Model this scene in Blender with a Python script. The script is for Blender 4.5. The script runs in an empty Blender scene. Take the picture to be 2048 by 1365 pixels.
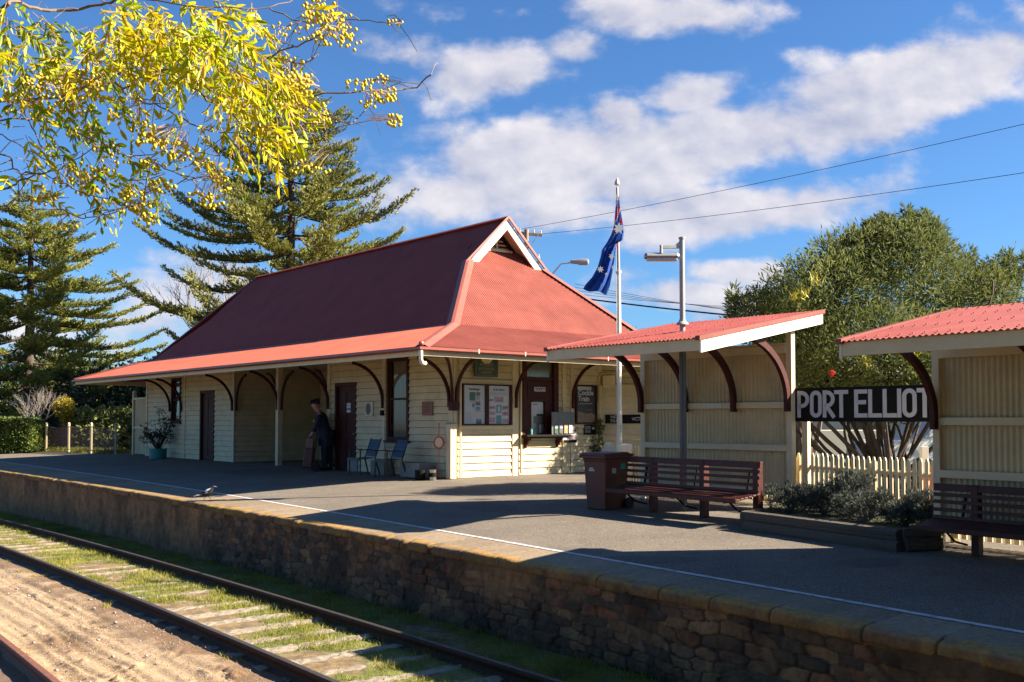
import bpy, bmesh, math, random
import numpy as np
from mathutils import Vector, Matrix
random.seed(7); rng = np.random.default_rng(11)
R = math.radians; PI = math.pi
SC = bpy.context.scene; COL = SC.collection

# ---------------------------------------------------------------- camera
CAMZ = 1.4
cd = bpy.data.cameras.new('camera'); cam = bpy.data.objects.new('camera', cd); COL.objects.link(cam)
cam.location = (0, 0, CAMZ); cam.rotation_euler = (R(92), 0, 0)
cd.lens = 35.0; cd.sensor_width = 36; cd.shift_y = 0.0430; cd.clip_end = 6000; cd.clip_start = .05
SC.camera = cam
# ---------------------------------------------------------------- sun and sky
SUN_EL = R(33); SUN_AZ = R(-5)               # azimuth measured from +X towards +Y
S = Vector((math.cos(SUN_EL)*math.cos(SUN_AZ), math.cos(SUN_EL)*math.sin(SUN_AZ), math.sin(SUN_EL)))
sl = bpy.data.lights.new('sun', 'SUN'); sl.energy = 5.0; sl.angle = R(0.5); sl.color = (1, .87, .70)
so = bpy.data.objects.new('sun', sl); COL.objects.link(so); so.rotation_euler = S.to_track_quat('Z', 'Y').to_euler()
SC.view_settings.view_transform = 'Standard'; SC.view_settings.look = 'None'
SC.view_settings.exposure = 2.05; SC.view_settings.gamma = 1; SC.view_settings.use_curve_mapping = False
try:
    SC.cycles.max_bounces = 8; SC.cycles.transparent_max_bounces = 16; SC.cycles.use_denoising = True
except Exception: pass
F = 1991.0; PITCH = R(2); OY = 840 - F*math.tan(PITCH)
def ray(px, py):
    """direction from the camera's place through a point of the photograph"""
    X, Y, Z = (px-1024)/F, 1.0, (OY-py)/F
    return Vector((X, Y*math.cos(PITCH)-Z*math.sin(PITCH), Y*math.sin(PITCH)+Z*math.cos(PITCH)))
def flat(px, py, z=0.0):
    r = ray(px, py); k = (z-CAMZ)/r.z; return Vector((r.x*k, r.y*k, z))
def G(px, py):
    """where a line of sight meets the gently sloping platform"""
    r = ray(px, py); z = 0.0
    for _ in range(25): k = (z-CAMZ)/r.z; P = Vector((r.x*k, r.y*k, z)); z = ground_z(P.x, P.y)
    return P
def FX(x, y):
    """point on the sloping platform in line with level-ground point (x, y), and its distance ratio"""
    k = 1.0
    for _ in range(25): P = Vector((x*k, y*k, CAMZ-CAMZ*k)); k = (CAMZ-ground_z(P.x, P.y))/CAMZ
    return Vector((x*k, y*k, CAMZ-CAMZ*k)), k
def D(px, py, depth):
    r = ray(px, py); k = depth/r.y; return Vector((r.x*k, depth, CAMZ+r.z*k))

def world():
    w = bpy.data.worlds.new('World'); SC.world = w; w.use_nodes = True
    nt = w.node_tree; N = nt.nodes; L = nt.links
    for n in list(N): N.remove(n)
    out = N.new('ShaderNodeOutputWorld'); bg = N.new('ShaderNodeBackground'); L.new(bg.outputs[0], out.inputs[0])
    sky = N.new('ShaderNodeTexSky'); sky.sky_type = 'NISHITA'; sky.sun_disc = False
    sky.sun_elevation = SUN_EL; sky.sun_rotation = R(90)-SUN_AZ; sky.altitude = 300; sky.air_density = 1.0
    sky.dust_density = 0.8; sky.ozone_density = 1.6
    def M(op, a, b=None, c=None):
        n = N.new('ShaderNodeMath'); n.operation = op
        for i, v in enumerate((a, b, c)):
            if v is None: continue
            if isinstance(v, (int, float)): n.inputs[i].default_value = v
            else: L.new(v, n.inputs[i])
        return n.outputs[0]
    tc = N.new('ShaderNodeTexCoord'); sp = N.new('ShaderNodeSeparateXYZ'); L.new(tc.outputs['Generated'], sp.inputs[0])
    y = M('MAXIMUM', sp.outputs[1], .02)
    gx = M('DIVIDE', sp.outputs[0], y); gz = M('DIVIDE', sp.outputs[2], y)
    cmb = N.new('ShaderNodeCombineXYZ'); L.new(gx, cmb.inputs[0]); L.new(M('MULTIPLY', gz, 1.45), cmb.inputs[1])
    nz = N.new('ShaderNodeTexNoise'); nz.inputs['Scale'].default_value = 9; nz.inputs['Detail'].default_value = 9
    nz.inputs['Roughness'].default_value = .56; nz.inputs['Distortion'].default_value = .0; L.new(cmb.outputs[0], nz.inputs['Vector'])
    n2 = N.new('ShaderNodeTexNoise'); n2.inputs['Scale'].default_value = 4.0; n2.inputs['Detail'].default_value = 4
    L.new(cmb.outputs[0], n2.inputs['Vector'])
    # cloud banks, as ellipses on the sky (px, py, half width, half height, tilt deg, weight)
    blobs = [(960,150,150,58,-8,.8),(1150,95,70,32,0,.62),(790,110,120,42,12,.5),(1330,28,160,42,0,.72),(1010,20,190,30,0,.42),
             (1380,190,85,38,-8,.66),(1230,232,62,30,0,.75),(1130,330,240,85,-5,1.05),(950,385,170,55,0,.85),(1500,280,260,62,-8,1.0),
             (1850,165,260,62,-14,1.02),(1980,130,120,60,-20,.9),(1640,130,60,40,0,.45),(1480,425,210,50,-6,.92),(1640,410,140,36,-4,.62),
             (1330,450,130,42,0,.72),(1480,545,100,26,0,.75),(1330,590,190,34,0,.72),(1230,560,120,30,0,.5),(300,580,200,60,0,.55),
             (330,520,130,38,0,.42),(1150,420,170,50,0,.7),(860,300,60,24,0,.42),(120,640,260,70,0,.55),(1500,620,200,32,0,.5),(1550,20,70,30,0,.4),(1780,610,260,40,0,.3)]
    tot = None
    for (px, py, rx, ry, a, wt) in blobs:
        r = ray(px, py); cx, cz = r.x/r.y, r.z/r.y
        dx = M('SUBTRACT', gx, cx); dz = M('SUBTRACT', gz, cz); ca, sa = math.cos(R(-a)), math.sin(R(-a))
        u = M('ADD', M('MULTIPLY', dx, ca*F/rx), M('MULTIPLY', dz, sa*F/rx))
        v = M('ADD', M('MULTIPLY', dx, -sa*F/ry), M('MULTIPLY', dz, ca*F/ry))
        d = M('ADD', M('MULTIPLY', u, u), M('MULTIPLY', v, v))
        g = M('MULTIPLY', M('EXPONENT', M('MULTIPLY', d, -.55)), wt)
        tot = g if tot is None else M('MAXIMUM', tot, g)
    dens = M('ADD', tot, M('MULTIPLY', M('SUBTRACT', nz.outputs[0], .5), 1.7))
    mr = N.new('ShaderNodeMapRange'); mr.interpolation_type = 'SMOOTHSTEP'; L.new(dens, mr.inputs[0])
    mr.inputs[1].default_value = .24; mr.inputs[2].default_value = .66
    alpha = M('MULTIPLY', mr.outputs[0], .93)
    # body of the cloud: bright top, lilac grey inside
    nz3 = N.new('ShaderNodeTexNoise'); nz3.inputs['Scale'].default_value = 9; nz3.inputs['Detail'].default_value = 5
    nz3.inputs['Roughness'].default_value = .5; nz3.inputs['Distortion'].default_value = .0
    off = N.new('ShaderNodeVectorMath'); off.operation = 'ADD'; off.inputs[1].default_value = (.010, .022, 0)
    L.new(cmb.outputs[0], off.inputs[0]); L.new(off.outputs[0], nz3.inputs['Vector'])
    lit = M('ADD', .5, M('MULTIPLY', M('SUBTRACT', nz.outputs[0], nz3.outputs[0]), 2.6))
    lit = M('ADD', lit, M('MULTIPLY', M('SUBTRACT', n2.outputs[0], .5), .7)); 
    cl = N.new('ShaderNodeMix'); cl.data_type = 'RGBA'; cl.clamp_factor = True; L.new(lit, cl.inputs[0])
    k = 1/.05/4.14
    cl.inputs[6].default_value = (.50*k, .53*k, .68*k, 1); cl.inputs[7].default_value = (.98*k, .93*k, .95*k, 1)
    tint = N.new('ShaderNodeMix'); tint.data_type = 'RGBA'; tint.blend_type = 'MULTIPLY'; tint.inputs[0].default_value = 1
    L.new(sky.outputs[0], tint.inputs[6]); tint.inputs[7].default_value = (.35, .59, .86, 1)
    mx = N.new('ShaderNodeMix'); mx.data_type = 'RGBA'; L.new(alpha, mx.inputs[0]); L.new(tint.outputs[2], mx.inputs[6]); L.new(cl.outputs[2], mx.inputs[7])
    L.new(mx.outputs[2], bg.inputs[0]); bg.inputs[1].default_value = .05
world()

# ---------------------------------------------------------------- materials
def mat(name, col, rough=.6, var=.12, scale=8, bump=0, bscale=40, metal=0, trans=0, col2=None, stretch=(1,1,1), spec=.5, attr=None, detail=4, thr=None, coat=0, big=0, bigscale=.8):
    m = bpy.data.materials.new(name); m.use_nodes = True; nt = m.node_tree; N = nt.nodes; L = nt.links
    b = N['Principled BSDF']; b.inputs['Roughness'].default_value = rough; b.inputs['Metallic'].default_value = metal
    b.inputs['Specular IOR Level'].default_value = spec; b.inputs['Coat Weight'].default_value = coat
    tc = N.new('ShaderNodeTexCoord'); mp = N.new('ShaderNodeMapping'); mp.inputs['Scale'].default_value = stretch
    L.new(tc.outputs['Object'], mp.inputs[0])
    nz = N.new('ShaderNodeTexNoise'); nz.inputs['Scale'].default_value = scale; nz.inputs['Detail'].default_value = detail
    nz.inputs['Roughness'].default_value = .65; L.new(mp.outputs[0], nz.inputs['Vector'])
    mx = N.new('ShaderNodeMix'); mx.data_type = 'RGBA'
    mr = N.new('ShaderNodeMapRange'); t0, t1 = thr or (.3, .7)
    mr.inputs[1].default_value = t0; mr.inputs[2].default_value = t1
    L.new(nz.outputs[0], mr.inputs[0]); L.new(mr.outputs[0], mx.inputs[0])
    col = [c*.79 for c in col]; col2 = [c*.79 for c in col2] if col2 else None
    a = [c*(1-var) for c in col]; c2 = list(col2) if col2 else [min(1, c*(1+var)) for c in col]
    mx.inputs[6].default_value = (*a, 1); mx.inputs[7].default_value = (*c2, 1)
    colout = mx.outputs[2]
    if big:
        gp = N.new('ShaderNodeNewGeometry'); nb_ = N.new('ShaderNodeTexNoise'); nb_.inputs['Scale'].default_value = bigscale; nb_.inputs['Detail'].default_value = 6; nb_.inputs['Roughness'].default_value = .7
        L.new(gp.outputs['Position'], nb_.inputs['Vector']); mr2 = N.new('ShaderNodeMapRange'); mr2.inputs[1].default_value = .3; mr2.inputs[2].default_value = .7; mr2.inputs[3].default_value = 1-big; mr2.inputs[4].default_value = 1+big*.6
        L.new(nb_.outputs[0], mr2.inputs[0]); vm = N.new('ShaderNodeVectorMath'); vm.operation = 'SCALE'; L.new(colout, vm.inputs[0]); L.new(mr2.outputs[0], vm.inputs['Scale']); colout = vm.outputs[0]
    if attr:
        at = N.new('ShaderNodeAttribute'); at.attribute_name = attr
        m2 = N.new('ShaderNodeMix'); m2.data_type = 'RGBA'; m2.blend_type = 'MULTIPLY'; m2.inputs[0].default_value = 1
        L.new(at.outputs['Color'], m2.inputs[6]); L.new(colout, m2.inputs[7]); colout = m2.outputs[2]
    L.new(colout, b.inputs['Base Color'])
    if bump:
        nb = N.new('ShaderNodeTexNoise'); nb.inputs['Scale'].default_value = bscale; nb.inputs['Detail'].default_value = 5
        L.new(mp.outputs[0], nb.inputs['Vector']); bp = N.new('ShaderNodeBump'); bp.inputs['Strength'].default_value = 1
        bp.inputs['Distance'].default_value = bump; L.new(nb.outputs[0], bp.inputs['Height']); L.new(bp.outputs[0], b.inputs['Normal'])
    if trans:
        tr = N.new('ShaderNodeBsdfTranslucent'); L.new(colout, tr.inputs[0]); ms = N.new('ShaderNodeMixShader'); ms.inputs[0].default_value = trans
        L.new(b.outputs[0], ms.inputs[1]); L.new(tr.outputs[0], ms.inputs[2]); L.new(ms.outputs[0], N['Material Output'].inputs[0])
    return m
def glassmat(name, col, rough=.05):
    m = bpy.data.materials.new(name); m.use_nodes = True; b = m.node_tree.nodes['Principled BSDF']
    b.inputs['Base Color'].default_value = (*col, 1); b.inputs['Roughness'].default_value = rough; b.inputs['Specular IOR Level'].default_value = .8
    return m
M = dict(
 cream=mat('cream paint', (.70,.58,.335), .6, .07, 3, .0015, 25, col2=(.78,.67,.42), big=.14, bigscale=1.6, spec=.3),
 trim=mat('cream trim paint', (.75,.62,.385), .55, .06, 4, .001, 30, big=.08, bigscale=2.5, spec=.3),
 white=mat('white paint', (.82,.76,.62), .5, .06, 5, .001, 30),
 corrcream=mat('cream corrugated iron', (.64,.52,.29), .5, .08, 2.5, .001, 20, big=.16, bigscale=1.8, spec=.3),
 roof=mat('red roof paint', (.31,.05,.032), .5, .07, 1.2, .0008, 30, col2=(.36,.065,.042), spec=.2, big=.12, bigscale=.9),
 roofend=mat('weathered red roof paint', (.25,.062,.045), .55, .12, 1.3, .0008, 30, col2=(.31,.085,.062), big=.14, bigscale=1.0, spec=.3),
 sroof=mat('pink red shelter roof', (.27,.055,.042), .5, .1, 1.8, .0008, 30, col2=(.32,.075,.058), big=.12, bigscale=1.6, spec=.3),
 skirt=mat('sunlit salmon roof paint', (.50,.125,.075), .5, .06, 1.2, .0006, 30, col2=(.56,.15,.09), spec=.3),  # roof red lightened so the front skirt reads as sunlit
 patch=mat('darker asphalt', (.14,.12,.10), .93, .6, 60, .006, 150, col2=(.23,.20,.17), detail=9, thr=(.36,.66), spec=.2),
 bare=mat('shadow gap brown', (.22,.15,.08), .8, .2, 6),  # dark core colour paints the shadow line in the gaps between boards
 flash=mat('roof flashing', (.34,.10,.07), .45, .08, 2),
 maroon=mat('maroon paint', (.055,.011,.008), .6, .2, 10, .0006, 40, col2=(.085,.02,.014), spec=.22),
 gutter=mat('red gutter', (.26,.055,.035), .4, .15, 3),
 dark=mat('dark interior', (.012,.01,.01), .8, .2, 5),
 black=mat('black paint', (.010,.009,.008), .75, .2, 20, spec=.15),
 glass=glassmat('window glass', (.03,.035,.03)),
 curtain=mat('curtain', (.34,.29,.2), .8, .12, 2, stretch=(1,14,1)),
 galv=mat('grey steel', (.36,.37,.38), .45, .1, 6, .0005, 40, metal=.3),
 greypole=mat('grey painted pole', (.42,.41,.38), .5, .15, 3, stretch=(1,1,.3)),
 shadedpole=mat('shaded pole', (.09,.09,.09), .5, .2, 4),  # lower lamp pole coloured darker for the shade under the shelter roof
 asphalt=mat('asphalt', (.19,.16,.13), .93, .6, 55, .006, 150, col2=(.30,.262,.215), detail=9, thr=(.36,.66), big=.22, bigscale=.7, spec=.2),
 line=mat('line paint', (.66,.67,.68), .8, .15, 9, .001, 60, col2=(.25,.22,.19), thr=(.48,.68), detail=8),
 coping=mat('coping stone', (.9,.9,.9), .92, .28, 22, .006, 45, attr='Col', detail=9, big=.12, bigscale=2.5, spec=.2),
 stone=mat('wall stone', (.9,.9,.9), .95, .45, 7, .012, 22, attr='Col', detail=8),
 soil=mat('track bed', (1,1,1), .95, .45, 34, .012, 70, attr='Col', detail=8),
 rail=mat('rail steel', (.035,.018,.011), .75, .35, 12, .001, 60, col2=(.065,.032,.018), spec=.2),
 railtop=mat('worn rail head', (.09,.075,.07), .4, .2, 20, metal=.4),
 rust=mat('rusty rail', (.17,.065,.04), .75, .3, 14, .001, 60),
 sleeper=mat('weathered sleeper', (.24,.19,.14), .9, .4, 7, .007, 16, col2=(.42,.36,.28), stretch=(1.2,14,14), detail=8),
 oldwood=mat('planter timber', (.10,.075,.05), .9, .4, 6, .012, 12, col2=(.19,.15,.11), stretch=(1.5,16,16), detail=8),
 wood=mat('bench paint', (.07,.016,.010), .5, .2, 8, .001, 30, col2=(.105,.028,.018), spec=.25),
 binp=mat('bin plastic', (.13,.028,.014), .5, .12, 6, .0006, 60),
 bark=mat('bark', (.16,.12,.09), .9, .35, 12, .006, 30, stretch=(1,1,.4), col2=(.27,.21,.17)),
 darkbark=mat('dark bark', (.075,.052,.038), .9, .35, 5, .01, 20, stretch=(1,1,.5)),
 greybark=mat('grey twig', (.30,.26,.23), .85, .25, 10),
 pine=mat('pine foliage', (.11,.135,.025), .7, .3, .8, trans=.35, col2=(.38,.38,.075)),
 pine2=mat('bright pine foliage', (.12,.15,.025), .7, .3, .7, trans=.35, col2=(.40,.41,.075)),
 bush=mat('grey green leaves', (.12,.15,.04), .75, .25, .9, trans=.35, col2=(.28,.31,.10), spec=.2),
 bushdark=mat('dark green leaves', (.02,.035,.012), .6, .4, 1.2, trans=.15, col2=(.055,.075,.022)),
 hedge=mat('hedge leaves', (.07,.115,.012), .6, .35, 3, trans=.2, col2=(.15,.2,.02)),
 yellowleaf=mat('yellow shrub leaves', (.42,.34,.02), .6, .3, 6, trans=.35),
 lav=mat('lavender leaves', (.055,.07,.05), .8, .3, 5, trans=.1, col2=(.15,.17,.14), spec=.2),
 potleaf=mat('pot plant leaves', (.035,.05,.015), .6, .35, 5, trans=.15),
 china=mat('autumn leaflets', (.92,.78,.04), .45, .0, 2.2, trans=.5, col2=(.68,.76,.06), attr='Col'),
 berry=mat('berries', (.72,.50,.03), .5, .15, 2.5, col2=(.55,.54,.04), spec=.25),
 stalk=mat('berry stalks', (.40,.24,.07), .7, .2, 8),
 grass=mat('grass blades', (.14,.20,.02), .6, .3, 1.6, trans=.35, col2=(.42,.37,.06)),
 teal=mat('teal pot', (.02,.22,.20), .5, .1, 4),
 green=mat('dark green sign', (.015,.05,.035), .45, .15, 6),
 gold=mat('gold lettering', (.38,.27,.08), .5, .1, 8),
 paper=mat('poster paper', (.50,.52,.56), .35, .06, 3),
 whites=mat('sign white', (.72,.72,.73), .5, .05, 10),
 lett=mat('lettering grey white', (.56,.56,.58), .6, .06, 6),
 navy=mat('flag navy', (.025,.10,.42), .7, .12, 4, trans=.3),
 red=mat('flag red', (.55,.015,.02), .7, .1, 4, trans=.15),
 flagwhite=mat('flag white', (.8,.8,.8), .7, .05, 4, trans=.2),
 signred=mat('sign red', (.55,.06,.03), .5, .1, 4),
 concrete=mat('concrete', (.30,.28,.26), .9, .2, 9, .003, 50),
 chairp=mat('blue chair plastic', (.012,.038,.085), .4, .12, 6),
 chairf=mat('chair frame', (.015,.02,.025), .45, .2, 6),
 pinkstone=mat('pink stone', (.30,.15,.11), .8, .2, 20, .002, 60),
 brown=mat('brown cloth', (.13,.07,.045), .85, .25, 5),
 skin=mat('skin', (.50,.27,.2), .55, .06, 10), coat=mat('navy coat', (.012,.018,.035), .8, .2, 12, .001, 60),
 case=mat('suitcase', (.20,.075,.06), .6, .15, 6, .0008, 60), strap=mat('leather strap', (.06,.02,.015), .6, .2, 8),
 fwhite=mat('white feathers', (.72,.72,.74), .7, .06, 30), fblack=mat('black feathers', (.01,.01,.012), .6, .2, 30),
 beak=mat('beak', (.25,.28,.32), .4, .1, 20),
 poster=mat('dark poster', (.03,.033,.036), .3, .3, 3), posterland=mat('poster land', (.26,.17,.12), .4, .3, 7),
 pink=mat('poster pink', (.42,.24,.30), .4, .25, 14), tealp=mat('poster teal', (.10,.26,.27), .4, .25, 14), greenp=mat('poster green', (.05,.12,.07), .4, .2, 14),
 yellowp=mat('poster yellow', (.45,.36,.10), .4, .2, 14), greyp=mat('poster grey', (.13,.13,.14), .4, .3, 18), bluep=mat('poster blue', (.10,.22,.40), .4, .2, 10),
 brick=mat('pale rendered wall', (.72,.69,.60), .8, .06, 2), tin=mat('pale tin roof', (.45,.45,.43), .5, .1, 3),
 carw=mat('car white', (.72,.73,.75), .25, .03, 3, coat=.5), rubber=mat('rubber', (.02,.02,.02), .8, .2, 10),
 lampglass=mat('lamp diffuser', (.62,.60,.52), .4, .06, 6), woodpole=mat('crossarm timber', (.30,.24,.17), .9, .25, 6, stretch=(8,8,1)),
 porcelain=mat('porcelain', (.62,.6,.56), .3, .05, 6), mesh=mat('shade cloth', (.12,.065,.042), .9, .2, 3), pipey=mat('yellow cream pipe', (.55,.45,.2), .5, .1, 4),
 garden=mat('garden soil', (.09,.07,.045), .95, .4, 6, .02, 30, col2=(.12,.14,.04)),
 farland=mat('land', (.13,.12,.06), .95, .35, .3, .02, 8, col2=(.10,.14,.04)),
)

# ---------------------------------------------------------------- helpers
class MB:
    def __init__(s): s.v = []; s.f = []; s.m = []; s.mats = []
    def _mi(s, m):
        if m is None: return 0
        if m not in s.mats: s.mats.append(m)
        return s.mats.index(m)
    def add(s, vs, fs, m=None):
        k = len(s.v); s.v += [tuple(v) for v in vs]; s.f += [tuple(i+k for i in f) for f in fs]; s.m += [s._mi(m)]*len(fs); return s
    def box(s, c, d, m=None, rot=None, taper=None):
        """box centred at c with size d; rot = Matrix"""
        hx, hy, hz = d[0]/2, d[1]/2, d[2]/2; t = taper or 1.0
        P = [(-hx*t,-hy*t,-hz),(hx*t,-hy*t,-hz),(hx*t,hy*t,-hz),(-hx*t,hy*t,-hz),(-hx,-hy,hz),(hx,-hy,hz),(hx,hy,hz),(-hx,hy,hz)]
        P = [Vector(p) for p in P]
        if rot is not None: P = [rot @ p for p in P]
        P = [p+Vector(c) for p in P]
        return s.add(P, [(0,3,2,1),(4,5,6,7),(0,1,5,4),(1,2,6,5),(2,3,7,6),(3,0,4,7)], m)
    def bb(s, x0, x1, y0, y1, z0, z1, m=None):
        return s.box(((x0+x1)/2,(y0+y1)/2,(z0+z1)/2), (abs(x1-x0),abs(y1-y0),abs(z1-z0)), m)
    def bar(s, a, b, w, h, m=None, up=(0,0,1)):
        a, b = Vector(a), Vector(b); d = (b-a); L = d.length; d.normalize(); up = Vector(up)
        x = d.cross(up)
        if x.length < 1e-4: x = d.cross(Vector((1,0,0)))
        x.normalize(); z = x.cross(d)
        Mx = Matrix((x, d, z)).transposed()
        return s.box((a+b)/2, (w, L, h), m, Mx)
    def tube(s, pts, rad, n=8, m=None, cap=True):
        pts = [Vector(p) for p in pts]; k = len(pts); rads = rad if isinstance(rad, (list, tuple)) else [rad]*k
        vs = []; prev = None
        for i, p in enumerate(pts):
            d = (pts[min(i+1,k-1)]-pts[max(i-1,0)])
            if d.length < 1e-9: d = Vector((0,0,1))
            d.normalize()
            if prev is None:
                x = d.cross(Vector((0,0,1)))
                if x.length < 1e-3: x = d.cross(Vector((1,0,0)))
            else: x = prev - d*prev.dot(d)
            if x.length < 1e-6: x = d.orthogonal()
            x.normalize(); prev = x; y = d.cross(x)
            for j in range(n):
                a = 2*PI*j/n; vs.append(p+(x*math.cos(a)+y*math.sin(a))*rads[i])
        fs = [(i*n+j, i*n+(j+1)%n, (i+1)*n+(j+1)%n, (i+1)*n+j) for i in range(k-1) for j in range(n)]
        if cap: fs += [tuple(range(n-1,-1,-1)), tuple((k-1)*n+j for j in range(n))]
        return s.add(vs, fs, m)
    def cyl(s, c, r, h, n=24, m=None, r2=None):
        c = Vector(c); return s.tube([c, c+Vector((0,0,h))], [r, r if r2 is None else r2], n, m)
    def lathe(s, prof, c=(0,0,0), n=20, m=None, sx=1, sy=1, rot=None):
        vs = []
        for r, z in prof:
            for j in range(n):
                a = 2*PI*j/n; p = Vector((r*math.cos(a)*sx, r*math.sin(a)*sy, z))
                if rot is not None: p = rot @ p
                vs.append(p+Vector(c))
        k = len(prof)
        fs = [(i*n+j, i*n+(j+1)%n, (i+1)*n+(j+1)%n, (i+1)*n+j) for i in range(k-1) for j in range(n)]
        fs += [tuple(range(n-1,-1,-1)), tuple((k-1)*n+j for j in range(n))]
        return s.add(vs, fs, m)
    def ball(s, c, r, m=None, n=10, k=7, rot=None):
        r = (r,)*3 if isinstance(r, (int, float)) else r
        prof = [(math.sin(PI*i/k) if 0 < i < k else 1e-4, -math.cos(PI*i/k)*r[2]) for i in range(k+1)]
        return s.lathe(prof, c, n, m, r[0], r[1], rot)
    def build(s, name, m=None, parent=None, smooth=False, bevel=0, loc=None):
        me = bpy.data.meshes.new(name); me.from_pydata(s.v, [], s.f)
        ms = [m] if m else []
        if s.mats: ms = s.mats
        for q in ms: me.materials.append(q)
        if s.mats and len(s.mats) > 1: me.polygons.foreach_set('material_index', s.m)
        if smooth: me.polygons.foreach_set('use_smooth', [True]*len(me.polygons))
        o = bpy.data.objects.new(name, me); COL.objects.link(o)
        if parent: o.parent = parent
        if loc is not None: o.location = loc
        if bevel:
            b = o.modifiers.new('bevel', 'BEVEL'); b.width = bevel; b.segments = 2; b.limit_method = 'ANGLE'
        if smooth: 
            try: me.set_sharp_from_angle(angle=R(42))
            except Exception: pass
        return o
def npmesh(name, V, faces4, m, parent=None, smooth=False, col=None, tri=False):
    V = np.asarray(V, dtype=np.float32); Fc = np.asarray(faces4, dtype=np.int32); k = Fc.shape[1]
    me = bpy.data.meshes.new(name); me.vertices.add(len(V)); me.vertices.foreach_set('co', V.ravel())
    me.loops.add(Fc.size); me.loops.foreach_set('vertex_index', Fc.ravel())
    me.polygons.add(len(Fc)); me.polygons.foreach_set('loop_start', np.arange(0, Fc.size, k, dtype=np.int32))
    me.update(calc_edges=True)
    if smooth: me.polygons.foreach_set('use_smooth', np.ones(len(Fc), dtype=bool))
    if col is not None:
        a = me.color_attributes.new('Col', 'FLOAT_COLOR', 'POINT'); c = np.ones((len(V), 4), np.float32); c[:, :3] = col; a.data.foreach_set('color', c.ravel())
    me.materials.append(m); me.validate()
    o = bpy.data.objects.new(name, me); COL.objects.link(o)
    if parent: o.parent = parent
    return o
def grid_faces(nu, nv):
    i = np.arange(nu-1)[:, None]*nv + np.arange(nv-1)[None, :]; i = i.ravel()
    return np.stack([i, i+nv, i+nv+1, i+1], 1)
def tag(o, label=None, cat=None, group=None, kind=None):
    if label: o['label'] = label
    if cat: o['category'] = cat
    if group: o['group'] = group
    if kind: o['kind'] = kind
    return o
def thing(name, label, cat, loc=(0,0,0), rz=0, group=None, scale=None):
    o = bpy.data.objects.new(name, None); COL.objects.link(o); o.location = loc; o.rotation_euler = (0,0,rz); o.empty_display_size = .2
    if scale: o.scale = (scale,)*3
    return tag(o, label, cat, group)
def struct(o): o['kind'] = 'structure'; return o
def copy_tree(o, parent=None):
    c = o.copy(); COL.objects.link(c)
    if parent is not None: c.parent = parent
    for ch in list(o.children): copy_tree(ch, c)
    return c
def text(s, size, m, parent, loc, name='lettering', sx=1, bold=0, depth=.004, align='CENTER', yrot=0):
    c = bpy.data.curves.new('t', 'FONT'); c.body = s; c.size = size; c.align_x = align; c.align_y = 'CENTER'; c.offset = bold; c.extrude = depth; c.resolution_u = 3
    t = bpy.data.objects.new('t', c); COL.objects.link(t); dg = bpy.context.evaluated_depsgraph_get()
    me = bpy.data.meshes.new_from_object(t.evaluated_get(dg)); bpy.data.objects.remove(t); bpy.data.curves.remove(c)
    me.name = name; n = len(me.vertices); co = np.zeros(n*3, np.float32); me.vertices.foreach_get('co', co); co = co.reshape(-1, 3)
    me.vertices.foreach_set('co', np.stack([co[:,0]*sx, -co[:,2], co[:,1]], 1).ravel()); me.materials.clear(); me.materials.append(m); me.update()
    o = bpy.data.objects.new(name, me); COL.objects.link(o); o.parent = parent; o.location = loc; return o
# value noise
_T = rng.random((256, 256))
def vnoise(x, y):
    xi = np.floor(x).astype(int); yi = np.floor(y).astype(int); fx = x-xi; fy = y-yi; fx = fx*fx*(3-2*fx); fy = fy*fy*(3-2*fy)
    a = _T[xi & 255, yi & 255]; b = _T[(xi+1) & 255, yi & 255]; c = _T[xi & 255, (yi+1) & 255]; d = _T[(xi+1) & 255, (yi+1) & 255]
    return (a*(1-fx)+b*fx)*(1-fy)+(c*(1-fx)+d*fx)*fy
def fbm(x, y, o=4, g=.5):
    s = 0; a = 1; t = 0
    for i in range(o): s = s+a*vnoise(x*2**i+17.3*i, y*2**i+5.1*i); t += a; a *= g
    return s/t
def sstep(a, b, x): t = np.clip((x-a)/(b-a), 0, 1); return t*t*(3-2*t)
def blades(C, Dr, Nn, L, W, mid=.45, bend=0):
    """leaf shaped quads (tip-side-base-side); C base point, Dr direction, Nn rough normal; arrays"""
    Dr = Dr/np.linalg.norm(Dr, axis=1, keepdims=True); Sd = np.cross(Dr, Nn); Sd /= (np.linalg.norm(Sd, axis=1, keepdims=True)+1e-9)
    L = np.broadcast_to(L, (len(C),))[:, None]; W = np.broadcast_to(W, (len(C),))[:, None]
    mc = C+Dr*L*mid
    V = np.stack([C, mc+Sd*W/2, C+Dr*L, mc-Sd*W/2], 1)
    if bend: V[:, 2, 2] -= bend*L[:, 0]
    n = len(C); Fc = np.arange(n*4).reshape(n, 4); return V.reshape(-1, 3), Fc
def rdir(n): d = rng.normal(size=(n, 3)); return d/np.linalg.norm(d, axis=1, keepdims=True)

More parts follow.
